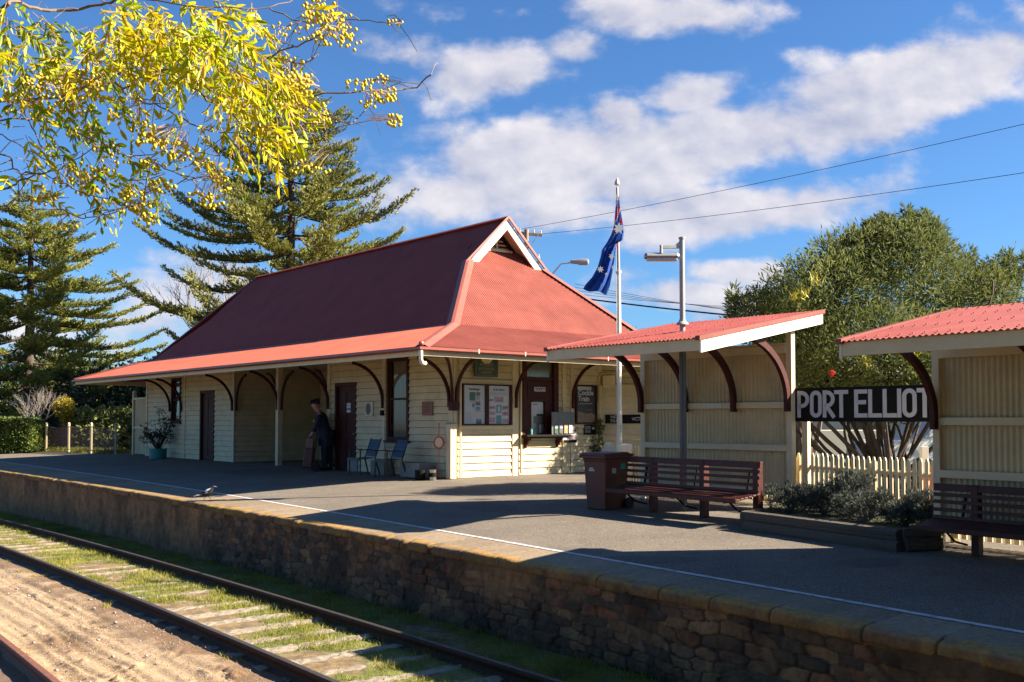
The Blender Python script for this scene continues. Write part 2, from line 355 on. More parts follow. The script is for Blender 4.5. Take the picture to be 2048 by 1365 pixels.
# ================================================================ frames
TH = math.atan(1704/F)                                    # bearing of the long side of the station
A = Vector((-math.sin(TH), math.cos(TH), 0)); Bv = Vector((math.cos(TH), math.sin(TH), 0))
C0 = flat(905, 957.3)
An, Bn, Cn = np.array(A), np.array(Bv), np.array(C0)
EC = (-1.57489673e-03, 2.63487636e-02, -7.38589009)
def W(s): return EC[0]*s*s+EC[1]*s+EC[2]                   # platform edge
KS = 1.19; ON = np.array([0, 0, CAMZ]); SC_, WC_ = -19.036962, -14.422231; ZE = -(KS-1)*CAMZ
def ground_z(x, y):
    dx, dy = x-C0.x, y-C0.y; s = dx*A.x+dy*A.y; v = dx*Bv.x+dy*Bv.y; ve = WC_+KS*(W(SC_+(s-SC_)/KS)-WC_); return ZE*min(1, max(0, v/ve))
def slope_fix(P, lift=0.0):
    """lift points lying inwards of the edge onto the sloping surface"""
    for q in P: q[2] += ground_z(q[0], q[1])-ZE+lift
    return P
def TP(s, off, z):                                        # along the track, distance out from the platform edge, height
    w = W(s)-off; return ON+(Cn+s*An+w*Bn+np.array([0, 0, z])-ON)*KS
def TPn(s, off, z):
    s, off, z = np.broadcast_arrays(np.asarray(s, float), np.asarray(off, float), np.asarray(z, float)); w = W(s)-off
    P = Cn[None, :]+s.ravel()[:, None]*An+w.ravel()[:, None]*Bn; P[:, 2] = z.ravel(); return ON+(P-ON)*KS
def zg(s): return -.8-.014*(np.clip(s, -30, 14)+11.5)
def heading(s): dw = 2*EC[0]*s+EC[1]; d = A+Bv*dw; return math.atan2(d.y, d.x)

# ================================================================ setting: ground
def land():
    mb = MB(); mb.add([(-900,-300,-2.0),(900,-300,-2.0),(900,1800,-2.0),(-900,1800,-2.0)], [(0,1,2,3)])
    struct(mb.build('ground', M['farland']))
    bk = BK()
    V = [bk[0]]+bk+[(30,-20,0),(300,-20,0),(300,600,0),(-300,600,0),(-300,60,0),(-45,60,0)]
    mb = MB(); mb.add([(p[0], p[1], -.135) for p in V[1:]], [tuple(range(len(V)-1))]); struct(mb.build('yard', M['garden']))
def BK():
    return [tuple(C0+A*36+Bv*(-1)), tuple(C0+A*31+Bv*.2), tuple(C0+A*27.5+Bv*(1.0)), tuple(C0+A*21.5+Bv*9), tuple(C0-A*2+Bv*10), (6.2, 24.4, 0), (2.6, 20.9, 0), (4.9, 16.6, 0), (6.1, 13.9, 0), (6.9, 12.0, 0), (10.5, 7.2, 0), (14, 2, 0)]
land()
def platform():
    ss = np.arange(-24, 36, .5)
    inn = lambda s: -np.interp(s, [-24,-16,-11,-2.8,11,36], [.5,.5,.6,.8,1.1,1.6])
    nt_ = 40; V = []; s3 = np.arange(-24, 34, .5)
    for s in s3:
        e = TP(s, inn(s), 0); d = e-Cn; u_ = float(d@An); v_ = float(d@Bn)
        for k in range(nt_+1):
            v = v_*(1-k/nt_); P = Cn+An*u_+Bn*v; z = ground_z(P[0], P[1]); V.append((P[0], P[1], z))
    V = np.array(V); fc = grid_faces(len(s3), nt_+1)
    us = [float((TP(s, inn(s), 0)-Cn)@An) for s in (s3[0], s3[-1])]; n0 = len(V)
    back = [tuple(C0+A*us[1]), tuple(C0+A*us[0])]+[(14,2,0)]+[q for q in reversed(BK()[2:-1])]
    mb = MB(); mb.add([tuple(v) for v in V], [tuple(f) for f in fc.tolist()]); mb.add([(p[0], p[1], 0) for p in back], [tuple(range(len(back)))])
    o = mb.build('platform', M['asphalt']); struct(o)
    for k, (px, py, rx, ry) in enumerate(((1740,1125,70,9),(980,1015,60,7),(1300,1120,90,8),(520,945,70,6))):
        c = G(px, py); n_ = 30; V = [(c.x, c.y, ground_z(c.x, c.y)+.003)]
        for i in range(n_):
            a = 2*PI*i/n_; q = 1+.35*(float(fbm(np.array([math.cos(a)*1.5+k*9]), np.array([math.sin(a)*1.5]), 3)[0])-.5)*2; p = G(px+rx*q*math.cos(a), py+ry*q*math.sin(a)); V.append((p.x, p.y, p.z+.003))
        mb = MB(); mb.add(V, [(0, i+1, (i+1) % n_+1) for i in range(n_)]); struct(mb.build('asphalt_patch', M['patch']))
    # painted line
    inn2 = lambda s: -np.interp(s, [-24,-16,-11,-2.8,11,36], [.5,.5,.6,.8,1.1,1.6])
    s2 = np.arange(-24, 36, .2); wob = (vnoise(s2*.7, s2*0)-.5)*.02
    Vi = slope_fix(TPn(s2, inn2(s2)-.020-wob, .0045)); Vo = slope_fix(TPn(s2, inn2(s2)-.083-wob, .0045))
    V = np.stack([Vi, Vo], 1).reshape(-1, 3)
    struct(npmesh('platform_line', V, grid_faces(len(s2), 2), M['line']))
    # coping: profile across the edge with joints and worn yellow nosing
    t = thing('platform_wall', 'old stone platform wall with worn yellow edged coping beside the tracks', 'retaining wall')
    s2 = np.concatenate([np.arange(-22, -6, .018), np.arange(-6, 34, .04)]); js = np.cumsum(rng.uniform(.50, .85, 110))-22; jh = fbm(s2*9, s2*0+1.5, 4)
    prof = [(-1, .0), (-.75,.0), (-.45,.0), (-.25,.0), (-.10,.0), (-.03,-.001), (.0,-.004), (.025,-.014), (.042,-.035), (.05,-.06), (.05,-.085), (.045,-.10), (.03,-.108), (-.02,-.11)]
    nj = np.min(np.abs(s2[:, None]-js[None, :]), 1); idx = np.searchsorted(js, s2)
    Vs = []; Cs = []; jr = rng.random(140)
    for (o_, z_) in prof:
        off = np.full(len(s2), o_, float)
        if o_ <= -.25:
            off = inn(s2)*(-o_)/1.0 if o_ > -1 else inn(s2)+.0
        ns = fbm(s2*6+40, s2*0+o_*9, 4)-.5; chip = sstep(.56, .68, fbm(s2*3.9, s2*0+3.3, 5))
        f = 1.0 if o_ > -.08 else 0
        off = off+f*(ns*.034-chip*.034)-f*(nj < .012)*.012
        z = z_+.004+(fbm(s2*4, s2*0+o_*5+9, 3)-.5)*.016*f-chip*.012*f*(o_ > -.04)+(jr[idx]-.5)*.006*f-(nj < .008)*.008
        Vs.append(slope_fix(TPn(s2, off, z)) if o_ < -.05 and z_ > -.05 else TPn(s2, off, z))
        m = vnoise(s2*9, s2*0+o_*30)*.5+fbm(s2*2.3+7, s2*0+o_*4, 4)*.7
        base = np.array([.29,.225,.155]); yel = np.array([.44,.255,.07]); drk = np.array([.21,.12,.06]); mos = np.array([.36,.24,.04])
        if o_ < -.13: a = 0*m
        elif o_ <= .03: a = sstep(.42, .66, m)*.8
        elif o_ <= .051: a = sstep(.52, .74, m)*.35
        else: a = 0*m
        c = base[None]*(1+(jr[idx]-.5)[:, None]*.25)
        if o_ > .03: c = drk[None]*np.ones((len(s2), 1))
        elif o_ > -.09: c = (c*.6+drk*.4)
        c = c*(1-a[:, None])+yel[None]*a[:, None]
        mm = (.55*sstep(.72, .8, fbm(s2*1.4+90, s2*0+o_*3, 3)) if o_ > -.05 else 0*s2)[:, None]; c = c*(1-mm)+mos*mm
        c = c*(1-.7*((nj < .008) & (o_ > -.30))[:, None])*(.8+.4*jh[:, None]); Cs.append(c)
    V = np.stack(Vs, 1).reshape(-1, 3); Cc = np.stack(Cs, 1).reshape(-1, 3)
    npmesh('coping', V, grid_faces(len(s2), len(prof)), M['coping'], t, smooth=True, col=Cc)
    # wall face: rubble courses cut in numpy
    s2 = np.concatenate([np.arange(-18, -5, .014), np.arange(-5, -2, .025), np.arange(-2, 30, .06)]); zz = np.linspace(0, 1, 70)
    SS, ZZ = np.meshgrid(s2, zz, indexing='ij'); top = -.09; bot = zg(SS)-.12; Z = top+(bot-top)*ZZ
    cw, ch = .25, .095
    wx = (SS+(fbm(SS*1.8+5, Z*3, 2)-.5)*.22)/cw; wz = (Z+(fbm(SS*1.6+50, Z*2, 2)-.5)*.14)/ch; iz = np.floor(wz); wx = wx+.5*(iz % 2)*0
    f1 = np.full(SS.shape, 9.); f2 = f1.copy(); hid = np.zeros(SS.shape); hid2 = np.zeros(SS.shape); ix = np.floor(wx)
    for di in (-1, 0, 1):
        for dj in (-1, 0, 1):
            ci = (ix+di).astype(int); cj = (iz+dj).astype(int); jx = _T[ci & 255, (cj*17+3) & 255]; jz = _T[(ci*5+9) & 255, cj & 255]
            dd = ((np.abs(ci+.5+(jx-.5)*.8+.5*(cj & 1)-wx)*.92)**5+(np.abs(cj+.5+(jz-.5)*.42-wz))**5)**(1/5); nw = dd < f1
            f2 = np.where(nw, f1, np.minimum(f2, dd)); hid = np.where(nw, _T[(ci*7+11) & 255, (cj*13) & 255], hid); hid2 = np.where(nw, _T[(ci*3+90) & 255, (cj*29+40) & 255], hid2); f1 = np.where(nw, dd, f1)
    ed = (f2-f1)*.09
    mort = (1-sstep(.002, .012, ed))*(.35+.65*sstep(.35, .6, fbm(SS*3+70, Z*5, 3))); plast = sstep(-4.2, -2.6, SS+(fbm(SS*.9, Z*2, 3)-.5)*2.5)*sstep(.25, .5, fbm(SS*.6+4, Z*1.5+8, 3)+.25)
    patch = sstep(.60, .72, fbm(SS*.7+30, Z*1.6+3, 4)); pl = np.clip(plast+.6*patch*(SS < -4), 0, 1)
    out = (1-mort)*(.008+hid*.017)*(1-pl)+pl*.02+(fbm(SS*12, Z*12, 3)-.5)*.026+(fbm(SS*40, Z*40, 2)-.5)*.010
    holes = ((hid2 > .965) & (pl < .5)); out = out-holes*.035*(1-mort)
    off = .0+out+.006
    c1 = np.array([.20,.115,.06]); c2 = np.array([.30,.17,.08]); c3 = np.array([.13,.085,.05]); c4 = np.array([.30,.13,.06])
    h = hid[..., None]; c = np.where(h < .35, c1, np.where(h < .62, c2, np.where(h < .86, c3, c4)))*(.75+.5*hid2[..., None])
    c = c*(1-mort[..., None])+np.array([.05,.038,.028])*mort[..., None]
    c = c*(1-pl[..., None])+np.array([.34,.18,.075])*(.55+.9*fbm(SS*3, Z*3, 5)[..., None])*pl[..., None]
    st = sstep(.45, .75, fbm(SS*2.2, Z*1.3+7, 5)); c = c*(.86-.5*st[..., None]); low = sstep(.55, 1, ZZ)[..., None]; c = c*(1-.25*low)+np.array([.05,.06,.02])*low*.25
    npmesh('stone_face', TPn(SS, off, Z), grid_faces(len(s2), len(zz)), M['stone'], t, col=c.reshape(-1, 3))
platform()

R2, R1, R3 = .98, 2.37, 4.12
def trackbed():
    s2 = np.concatenate([np.arange(-19, -4, .026), np.arange(-4, 4, .045), np.arange(4, 32, .12)])
    d2 = np.concatenate([np.arange(-.1, 5.2, .022), np.arange(5.2, 12, .12), np.arange(12, 40, 1.5)])
    SS, DD = np.meshgrid(s2, d2, indexing='ij'); z = zg(SS)-.01
    big = fbm(SS*.5, DD*.9, 4); med = fbm(SS*3+9, DD*3, 4); fine = fbm(SS*13, DD*13, 3)
    z = z+(med-.5)*.022+(fine-.5)*.009
    sandm = sstep(2.62, 2.95, DD+(med-.5)*.7)*(1-sstep(4.0, 4.25, DD+(fbm(SS*2, DD*2, 3)-.5)*.3))
    # wheel ruts with lug marks
    rut = 0*SS; clod = 0*SS
    for c0, wdt, dep in ((2.80,.06,.03),(2.93,.08,.034),(3.10,.04,.024),(3.20,.04,.02),(3.42,.035,.022),(3.54,.08,.04),(3.68,.04,.028),(3.79,.04,.026),(3.90,.035,.026),(4.65,.15,.03)):
        cc = c0+(fbm(SS*.35+c0*9, SS*0+c0, 2)-.5)*.22; g = np.exp(-((DD-cc)/wdt)**2)
        lug = (np.sin((SS+np.abs(DD-cc)*1.2)*2*PI/.095) > .1)*1.0; br = sstep(.35, .6, fbm(SS*.9+c0*5, SS*0+2, 3))
        rut = rut+g*dep*(.45+.55*lug*br); clod = clod+np.exp(-((DD-cc-wdt*1.3)/(wdt*.5))**2)*sstep(.5, .75, fbm(SS*5+c0*7, DD*8, 3))*dep*.9*br
    z = z-rut+clod
    for cx, cd_, rr, hh in ((-10.35,3.55,.16,.07),(-9.9,3.32,.12,.05),(-10.9,3.2,.10,.045),(-9.6,2.82,.14,.05),(-10.7,2.75,.16,.05),(-8.0,3.0,.1,.03)):
        g = np.exp(-(((SS-cx)/(rr*1.8))**2+((DD-cd_)/rr)**2)); z = z+g*hh*(fbm(SS*16, DD*16, 3)*1.6-.4)
    z = z+.03*np.exp(-((DD-R3-.0)/.25)**2)*fbm(SS*2, DD, 2)
    c_s = np.array([.42,.295,.175]); c_d = np.array([.21,.125,.065]); c_m = np.array([.21,.145,.07]); c_g = np.array([.15,.17,.03]); c_dk = np.array([.16,.10,.065])
    c = np.ones(SS.shape+(3,))*c_m
    mg = sstep(.40, .6, fbm(SS*1.1+3, DD*2.2, 4)+.12*sstep(2.2, .6, DD))*(1-sstep(2.35, 2.55, DD))
    gravel = sstep(.35, .65, fine); c = c*(.75+.5*gravel[..., None])
    c = c*(1-mg[..., None])+c_g*mg[..., None]*(.7+.6*fine[..., None])
    dm = sstep(2.36, 2.48, DD)[..., None]; c = c*(1-dm)+c_d*dm*(.8+.4*med[..., None])
    sm = (sandm*sstep(.30, .55, big+.15*fine))[..., None]; c = c*(1-sm)+c_s*sm*(.85+.3*fine[..., None])
    rk = np.clip(rut*20, 0, .75)[..., None]; c = c*(1-rk*.55)
    dk = sstep(4.1, 4.25, DD)[..., None]; c = c*(1-dk)+c_dk*dk*(.8+.4*fine[..., None])
    struct(npmesh('track_bed', TPn(SS, DD, z), grid_faces(len(s2), len(d2)), M['soil'], col=c.reshape(-1, 3), smooth=True))
trackbed()
def rails():
    prof = [(-.065,0),(-.065,.012),(-.012,.028),(-.009,.085),(-.034,.10),(-.036,.128),(-.028,.138),(.028,.138),(.036,.128),(.034,.10),(.009,.085),(.012,.028),(.065,.012),(.065,0)]
    labs = {R2: 'far running rail, thin and dark, nearest the stone platform wall', R1: 'middle dark brown rail with sleepers on its platform side', R3: 'reddish rusty rail at the bottom left corner, farthest from platform'}
    for off, m in ((R2, M['rail']), (R1, M['rail']), (R3, M['rust'])):
        s2 = np.arange(-19, 31, .4); Vs = [TPn(s2, off+p[0], zg(s2)-.02+p[1]) for p in prof]; V = np.stack(Vs, 1).reshape(-1, 3)
        n = len(prof); i = (np.arange(len(s2)-1)[:, None]*n+np.arange(n-1)[None, :]).ravel(); Fc = np.stack([i, i+n, i+n+1, i+1], 1)
        t = thing('rail', labs[off], 'rail', TP(-12, off, float(zg(-12))))
        lo = np.array(t.location); o = npmesh('rail_body', V-lo, Fc, m, t)
        Vt = [TPn(s2, off+q, zg(s2)+.1195) for q in (-.026, .026)]; npmesh('rail_head', np.stack(Vt, 1).reshape(-1, 3)-lo, grid_faces(len(s2), 2), M['railtop'] if off != R3 else M['rust'], t)
rails()
def sleepers():
    proto = []
    for k in range(4):
        mb = MB(); nx = 26; V = []; 
        for i in range(nx):
            x = -.98+1.96*i/(nx-1); j1, j2, j3, j4 = [random.uniform(-.012, .012) for _ in range(4)]
            V += [(x, -.105+j1, -.08), (x, -.10+j2, .028+j3), (x, -.03, .034+j4), (x, .035, .030-j1), (x, .10+j4, .026+j2), (x, .105+j3, -.08)]
        Fs = [(i*6+j, i*6+j+1, (i+1)*6+j+1, (i+1)*6+j) for i in range(nx-1) for j in range(5)]+[tuple(range(6)), tuple((nx-1)*6+j for j in range(5, -1, -1))]
        mb.add(V, Fs); proto.append(mb)
    base = [p.build('sleeper', M['sleeper']) for p in proto]; s = -13.6; k = 0
    while s < 9:
        if k < 4: o = base[k]
        else: o = base[k % 4].copy(); COL.objects.link(o)
        o.location = TP(s, 1.66+random.uniform(-.05, .05), float(zg(s))-.028+random.uniform(-.014, .006)+.012*(s < -7.5)); o.rotation_euler = (0, 0, heading(s)-PI/2+random.uniform(-.05, .05))
        tag(o, 'weathered grey timber sleeper half buried in grass and dirt under the rails', 'sleeper', 'sleepers between the rails')
        s += random.uniform(.50, .62); k += 1
sleepers()
def grass():
    n = 150000; s = rng.uniform(-14.5, 12, n*2); d = np.abs(rng.normal(0, 1, n*2))*.9
    d = np.where(rng.random(n*2) < .45, rng.uniform(.0, 1.0, n*2), rng.uniform(1.0, 2.36, n*2))
    dens = sstep(.38, .54, fbm(s*1.1+3, d*2.2, 4)+.14*sstep(2.2, .6, d)-.10*sstep(-6, -12, s)*sstep(.9, 1.4, d)); dens = np.maximum(dens, .5*np.exp(-((d-R2)/.10)**2)+.35*np.exp(-((d-.03)/.08)**2))
    dens *= .35+.65*sstep(.4, .6, fbm(s*4, d*4+8, 3)); keep = rng.random(n*2) < dens; s, d = s[keep][:n], d[keep][:n]
    # a few tufts on the sand side
    s3 = rng.uniform(-12.5, 8, 24); d3 = np.concatenate([rng.uniform(2.45, 2.8, 14), rng.uniform(3.95, 4.1, 10)]); s = np.concatenate([s, (s3[:, None]+rng.normal(0, .07, (24, 60))).ravel()]); d = np.concatenate([d, (d3[:, None]+rng.normal(0, .03, (24, 60))).ravel()])
    P = TPn(s, d, zg(s)-.02); k = len(s); up = np.zeros((k, 3)); up[:, 2] = 1; dr = up+rng.normal(0, .45, (k, 3)); dr[:, 2] = np.abs(dr[:, 2])
    L = rng.uniform(.025, .085, k)*(1+.6*(fbm(s*2, d*2, 2) > .55)); V, Fc = blades(P, dr, rdir(k), L, rng.uniform(.004, .009, k), .3, .12)
    o = npmesh('grass', V, Fc, M['grass']); tag(o, 'short green grass growing between the rails and along the wall foot', 'grass', kind='stuff')
    # fallen stones on the bed
    k = 3500; s = rng.uniform(-13.5, 4, k); d = rng.uniform(2.5, 4.1, k); P = TPn(s, d, zg(s)-.005); mb = MB(); 
    oc = np.array([(1,0,0),(-1,0,0),(0,1,0),(0,-1,0),(0,0,.7),(0,0,-.7)]); tf = np.array([(0,2,4),(2,1,4),(1,3,4),(3,0,4),(2,0,5),(1,2,5),(3,1,5),(0,3,5)])
    r = rng.uniform(.004, .014, k)*(1+1.6*(rng.random(k) > .97)); V = (P[:, None, :]+oc[None]*r[:, None, None]*rng.uniform(.6, 1.3, (k, 6, 1))).reshape(-1, 3); Fc = (tf[None]+6*np.arange(k)[:, None, None]).reshape(-1, 3)
    o = npmesh('gravel', V, Fc, M['concrete']); tag(o, 'small loose stones scattered on the sandy ground', 'gravel', kind='stuff')
grass()

# ================================================================ corrugated sheet
def corr(P, s0, s1, lo, hi, pitch, amp, name, m, parent=None, nper=6, nt=2, sag=0):
    """P(s,t,h) -> point; ridges run along t; lo/hi functions give the extent in t for each s"""
    n = max(8, int((s1-s0)/pitch*nper)); ss = np.linspace(s0, s1, n); V = []
    for s in ss:
        a, b = lo(s), hi(s); h = amp*math.sin(2*PI*s/pitch)
        for k in range(nt): V.append(P(s, a+(b-a)*k/(nt-1), h))
    return npmesh(name, np.array(V), grid_faces(n, nt), m, parent, smooth=True)
def spans(s0, s1, z0, z1, holes):
    cur = [(s0, s1)]
    for (a, b, c, d) in holes:
        if z1 <= c+1e-4 or z0 >= d-1e-4: continue
        nx = []
        for (x, y) in cur:
            if b <= x or a >= y: nx.append((x, y)); continue
            if a > x: nx.append((x, a))
            if b < y: nx.append((b, y))
        cur = nx
    return cur
def boards(mb, P, s0, s1, z0, z1, holes=(), h=.172, m=None):
    """lapped weatherboards; P(s, z, out) -> point"""
    edges = sorted(set([z0, z1]+[z0+h*k for k in range(int((z1-z0)/h)+1)]+[q for hh in holes for q in hh[2:] if z0 < q < z1]))
    for i in range(len(edges)-1):
        a, b = edges[i], edges[i+1]
        if b-a < .003: continue
        k = math.floor((a-z0+1e-5)/h); lo = z0+k*h; oa = .034*(1-(a-lo)/h)+.002; a0_ = a; a = a+(.010 if abs(a-lo) < 1e-3 else 0); ob = .034*(1-(b-lo)/h)+.002
        for (x, y) in spans(s0, s1, a, b, holes):
            j = 0
            mb.add([P(x,a,0), P(y,a,0), P(y,a,oa), P(x,a,oa), P(x,b,ob), P(y,b,ob), P(x,b,0), P(y,b,0)], [(0,1,2,3),(3,2,5,4),(4,5,7,6),(0,3,4,6),(1,7,5,2)], m)
def pbox(mb, P, s0, s1, z0, z1, o0, o1, m=None):
    mb.add([P(s0,z0,o0),P(s1,z0,o0),P(s1,z0,o1),P(s0,z0,o1),P(s0,z1,o0),P(s1,z1,o0),P(s1,z1,o1),P(s0,z1,o1)], [(0,1,2,3),(4,7,6,5),(0,4,5,1),(1,5,6,2),(2,6,7,3),(3,7,4,0)], m)
def arc_bracket(q=1.03, z0=1.70, z1=2.86, w=.055, d=.075, n=14):
    """curved bracket: rises from the post (x=0) and bends out to x=q"""
    mb = MB(); hs = .16; pts = [(0, z0), (0, z0+hs)]
    for i in range(1, n+1):
        a = PI/2*i/n*.93; pts.append((q-q*math.cos(a), z0+hs+(z1-z0-hs)*math.sin(a)))
    pts = [(x+.04, z) for x, z in pts]; V = []
    for i, (x, z) in enumerate(pts):
        a = pts[max(i-1, 0)]; b = pts[min(i+1, len(pts)-1)]; tx, tz = b[0]-a[0], b[1]-a[1]; l = math.hypot(tx, tz); nx, nz = -tz/l, tx/l
        for sx, sd in ((-1,-1),(1,-1),(1,1),(-1,1)): V.append((x+nx*d/2*sd, sx*w/2, z+nz*d/2*sd))
    Fs = [(i*4+j, i*4+(j+1)%4, (i+1)*4+(j+1)%4, (i+1)*4+j) for i in range(len(pts)-1) for j in range(4)]+[(3,2,1,0), tuple((len(pts)-1)*4+j for j in range(4))]
    return mb.add(V, Fs)

# ================================================================ station building
# local axes: x = inwards from the platform front, y = along the building away from the camera
ST = thing('station_building', 'cream weatherboard railway station with a steep red corrugated roof and verandah', 'station', C0, TH)
LEN, DEP = 19.7, 7.0
Pf = lambda s, z, o: (-o, s, z)          # front wall, s away from camera
Pe = lambda s, z, o: (s, -o, z)          # end wall, s inwards
def station():
    E_, BK, RG = 2.95, 3.70, 7.05; OF, OE, FB, FE = 2.3, 1.95, 19.2, 21.0
    # front wall in two blocks with the open waiting bay between
    mb = MB(); boards(mb, Pf, .10, 5.78, 0, 3.0, [(1.8,2.8,.87,3.0),(4.31,5.42,0,2.43)])
    mb.build('front_wall', M['cream'], ST)
    mb = MB(); boards(mb, Pf, 11.93, 19.6, 0, 3.0, [(16.3,17.2,1.31,2.94),(13.43,14.6,0,2.42)])
    mb.build('front_wall', M['cream'], ST)
    mb = MB(); boards(mb, Pe, .10, 7.0, 0, 3.0, [(2.19,3.38,1.0,3.0)]); mb.build('end_wall', M['cream'], ST)
    # shell behind (keeps daylight out), waiting bay walls
    mb = MB(); mb.bb(.002, .12, .1, 1.8, 0, 3.6); mb.bb(.002,.12, 2.8, 4.31, 0, 3.6); mb.bb(.002,.12,5.42,5.8,0,3.6); mb.bb(.002,.12,4.31,5.42,2.43,3.6); mb.bb(.002,.12,1.8,2.8,0,.87)
    mb.bb(.002,.12,11.9,13.43,0,3.6); mb.bb(.002,.12,14.6,16.3,0,3.6); mb.bb(.002,.12,17.2,19.6,0,3.6); mb.bb(.002,.12,13.43,14.6,2.42,3.6); mb.bb(.002,.12,16.3,17.2,0,1.31)
    mb.bb(.13, 2.18, .002, .1, 0, 3.6); mb.bb(3.39, 7, .002, .1, 0, 3.6); mb.bb(2.18,3.39,.002,.1,0,1.0)
    mb.bb(6.9, 7, .1, 19.6, 0, 3.6); mb.bb(.13, 6.9, 19.5, 19.62, 0, 3.6)
    mb.build('wall_core', M['bare'], ST)
    mb = MB(); boards(mb, lambda s,z,o: (3.2-o, s, z), 5.8, 11.9, 0, 3.2); boards(mb, lambda s,z,o: (s, 11.9-o, z), .02, 3.2, 0, 3.2); boards(mb, lambda s,z,o: (s, 5.8+o, z), .02, 3.2, 0, 3.2)
    mb.bb(3.2, 3.3, 5.7, 12.0, 0, 3.2); mb.bb(0.12, 3.2, 11.9, 12.0, 0, 3.3); mb.bb(.12, 3.2, 5.7, 5.8, 0, 3.3)
    mb.build('waiting_bay_wall', M['cream'], ST)
    mb = MB(); mb.bb(-.0, 7, 0, LEN, 3.12, 3.2); mb.build('ceiling', M['trim'], ST)
    # corner boards, pilasters and rails
    for s0, s1 in ((-.03,.11),(2.88,3.0),(5.68,5.83),(11.87,12.02),(15.9,16.0),(19.55,19.7)): mb = MB(); pbox(mb, Pf, s0, s1, 0, 3.3, 0, .045); mb.build('trim_board', M['trim'], ST, bevel=.003)
    for s0, s1 in ((.0,.11),(1.85,2.06),(3.58,3.70),(3.88,3.98),(4.95,5.05)): mb = MB(); pbox(mb, Pe, s0, s1, 0, 3.0, .0, .05); mb.build('trim_board', M['trim'], ST, bevel=.003)
    for q in ((.11, 1.85, 1.17, 1.262, .0, .06),(.11, 1.85, 2.28, 2.38, .0, .045),(3.98, 4.95, 1.18, 1.27, 0, .05),(3.98, 4.95, 2.34, 2.41, 0, .04)): mb = MB(); pbox(mb, Pe, *q); mb.build('trim_board', M['trim'], ST, bevel=.003)
    for u in (8.77,):
        mb = MB(); mb.bb(-.09, .07, u-.08, u+.08, 0, 3.1); mb.build('verandah_post', M['trim'], ST, bevel=.008)
    # doors
    def door(s0, s1, z1, panel=True, knob=True, P=Pf, m=M['maroon']):
        mb = MB(); pbox(mb, P, s0, s0+.09, 0, z1, -.08, .045); pbox(mb, P, s1-.09, s1, 0, z1, -.08, .045); pbox(mb, P, s0+.09, s1-.09, z1-.1, z1, -.08, .045)
        d = mb.build('door', m, ST, bevel=.003)
        lf = MB(); pbox(lf, P, s0+.09, s1-.09, .01, z1-.1, -.07, -.035)
        w = (s1-s0-.18)
        for a, b in ((.12,.46),(.54,.88)):
            for c, e in ((.15,.9),(1.05,z1-.25)):
                pbox(lf, P, s0+.09+w*a, s0+.09+w*b, c, e, -.035, -.022)
        lf.build('door_leaf', m, d, bevel=.004)
        k = MB(); k.ball(P(s0+.16, 1.02, 0), .03, M['galv'], 8, 5); k.build('handle', M['galv'], d, smooth=True)
        return d
    door(4.31, 5.42, 2.43); door(13.43, 14.6, 2.42)
    # windows
    def window(s0, s1, z0, z1, P, glass_m, curtain=False):
        mb = MB(); pbox(mb, P, s0, s0+.09, z0, z1, -.06, .05); pbox(mb, P, s1-.09, s1, z0, z1, -.06, .05); pbox(mb, P, s0+.09, s1-.09, z1-.09, z1, -.06, .05); pbox(mb, P, s0+.09, s1-.09, z0, z0+.09, -.06, .05)
        mb2 = MB(); zm = (z0+z1)/2; pbox(mb2, P, s0+.09, s1-.09, zm-.025, zm+.025, -.05, .01)
        pbox(mb2, P, s0+.09, s0+.14, z0+.09, z1-.09, -.05, .0); pbox(mb2, P, s1-.14, s1-.09, z0+.09, z1-.09, -.05, .0)
        w = mb.build('window', M['maroon'], ST, bevel=.003); mb2.build('sash', M['maroon'], w)
        sl_ = MB(); pbox(sl_, P, s0-.05, s1+.05, z0-.05, z0-.002, -.02, .11); sl_.build('sill', M['maroon'], w, bevel=.004)
        g = MB(); g.add([P(s0+.1, z0+.08, -.045), P(s1-.1, z0+.08, -.045), P(s1-.1, z1-.08, -.045), P(s0+.1, z1-.08, -.045)], [(0,1,2,3)])
        if curtain:
            n = 60; V = []
            for i in range(n):
                s = s0+.1+(s1-s0-.2)*i/(n-1); V += [P(s, z0+.08, -.09+.012*math.sin(i*1.3)), P(s, z1-.08, -.09+.012*math.sin(i*1.3))]
            c = MB(); c.add(V, [(2*i, 2*i+2, 2*i+3, 2*i+1) for i in range(n-1)]); c.build('curtain', M['curtain'], w, smooth=True)
            mm = bpy.data.materials.get('clear glass')
            if mm is None:
                mm = bpy.data.materials.new('clear glass'); mm.use_nodes = True; nt = mm.node_tree; bs = nt.nodes['Principled BSDF']; bs.inputs['Base Color'].default_value = (.6,.6,.55,1)
                bs.inputs['Roughness'].default_value = .03; tr = nt.nodes.new('ShaderNodeBsdfTransparent'); ms = nt.nodes.new('ShaderNodeMixShader'); fr = nt.nodes.new('ShaderNodeFresnel'); fr.inputs[0].default_value = 1.5
                gl = nt.nodes.new('ShaderNodeBsdfGlossy'); gl.inputs['Roughness'].default_value = .03
                nt.links.new(fr.outputs[0], ms.inputs[0]); nt.links.new(tr.outputs[0], ms.inputs[1]); nt.links.new(gl.outputs[0], ms.inputs[2]); nt.links.new(ms.outputs[0], nt.nodes['Material Output'].inputs[0])
            g.f = [tuple(reversed(q)) for q in g.f]; g.build('pane', mm, w)
        else: g.build('pane', glass_m, w)
        return w
    window(1.8, 2.8, .87, 3.0, Pf, None, True); window(16.3, 17.2, 1.31, 2.94, Pf, M['glass'])
    # roof facets
    def facet(P, s0, s1, lo, hi, nm, m, amp=.009): return corr(P, s0, s1, lo, hi, .076, amp, nm, m, ST)
    rf = lambda s: min(1, max(0, (s+OE)/OE)) if s < 0 else (1 if s <= FB else max(0, (FE-s)/(FE-FB)))
    nrm = lambda ax, ay, az: Vector((ax, ay, az)).normalized()
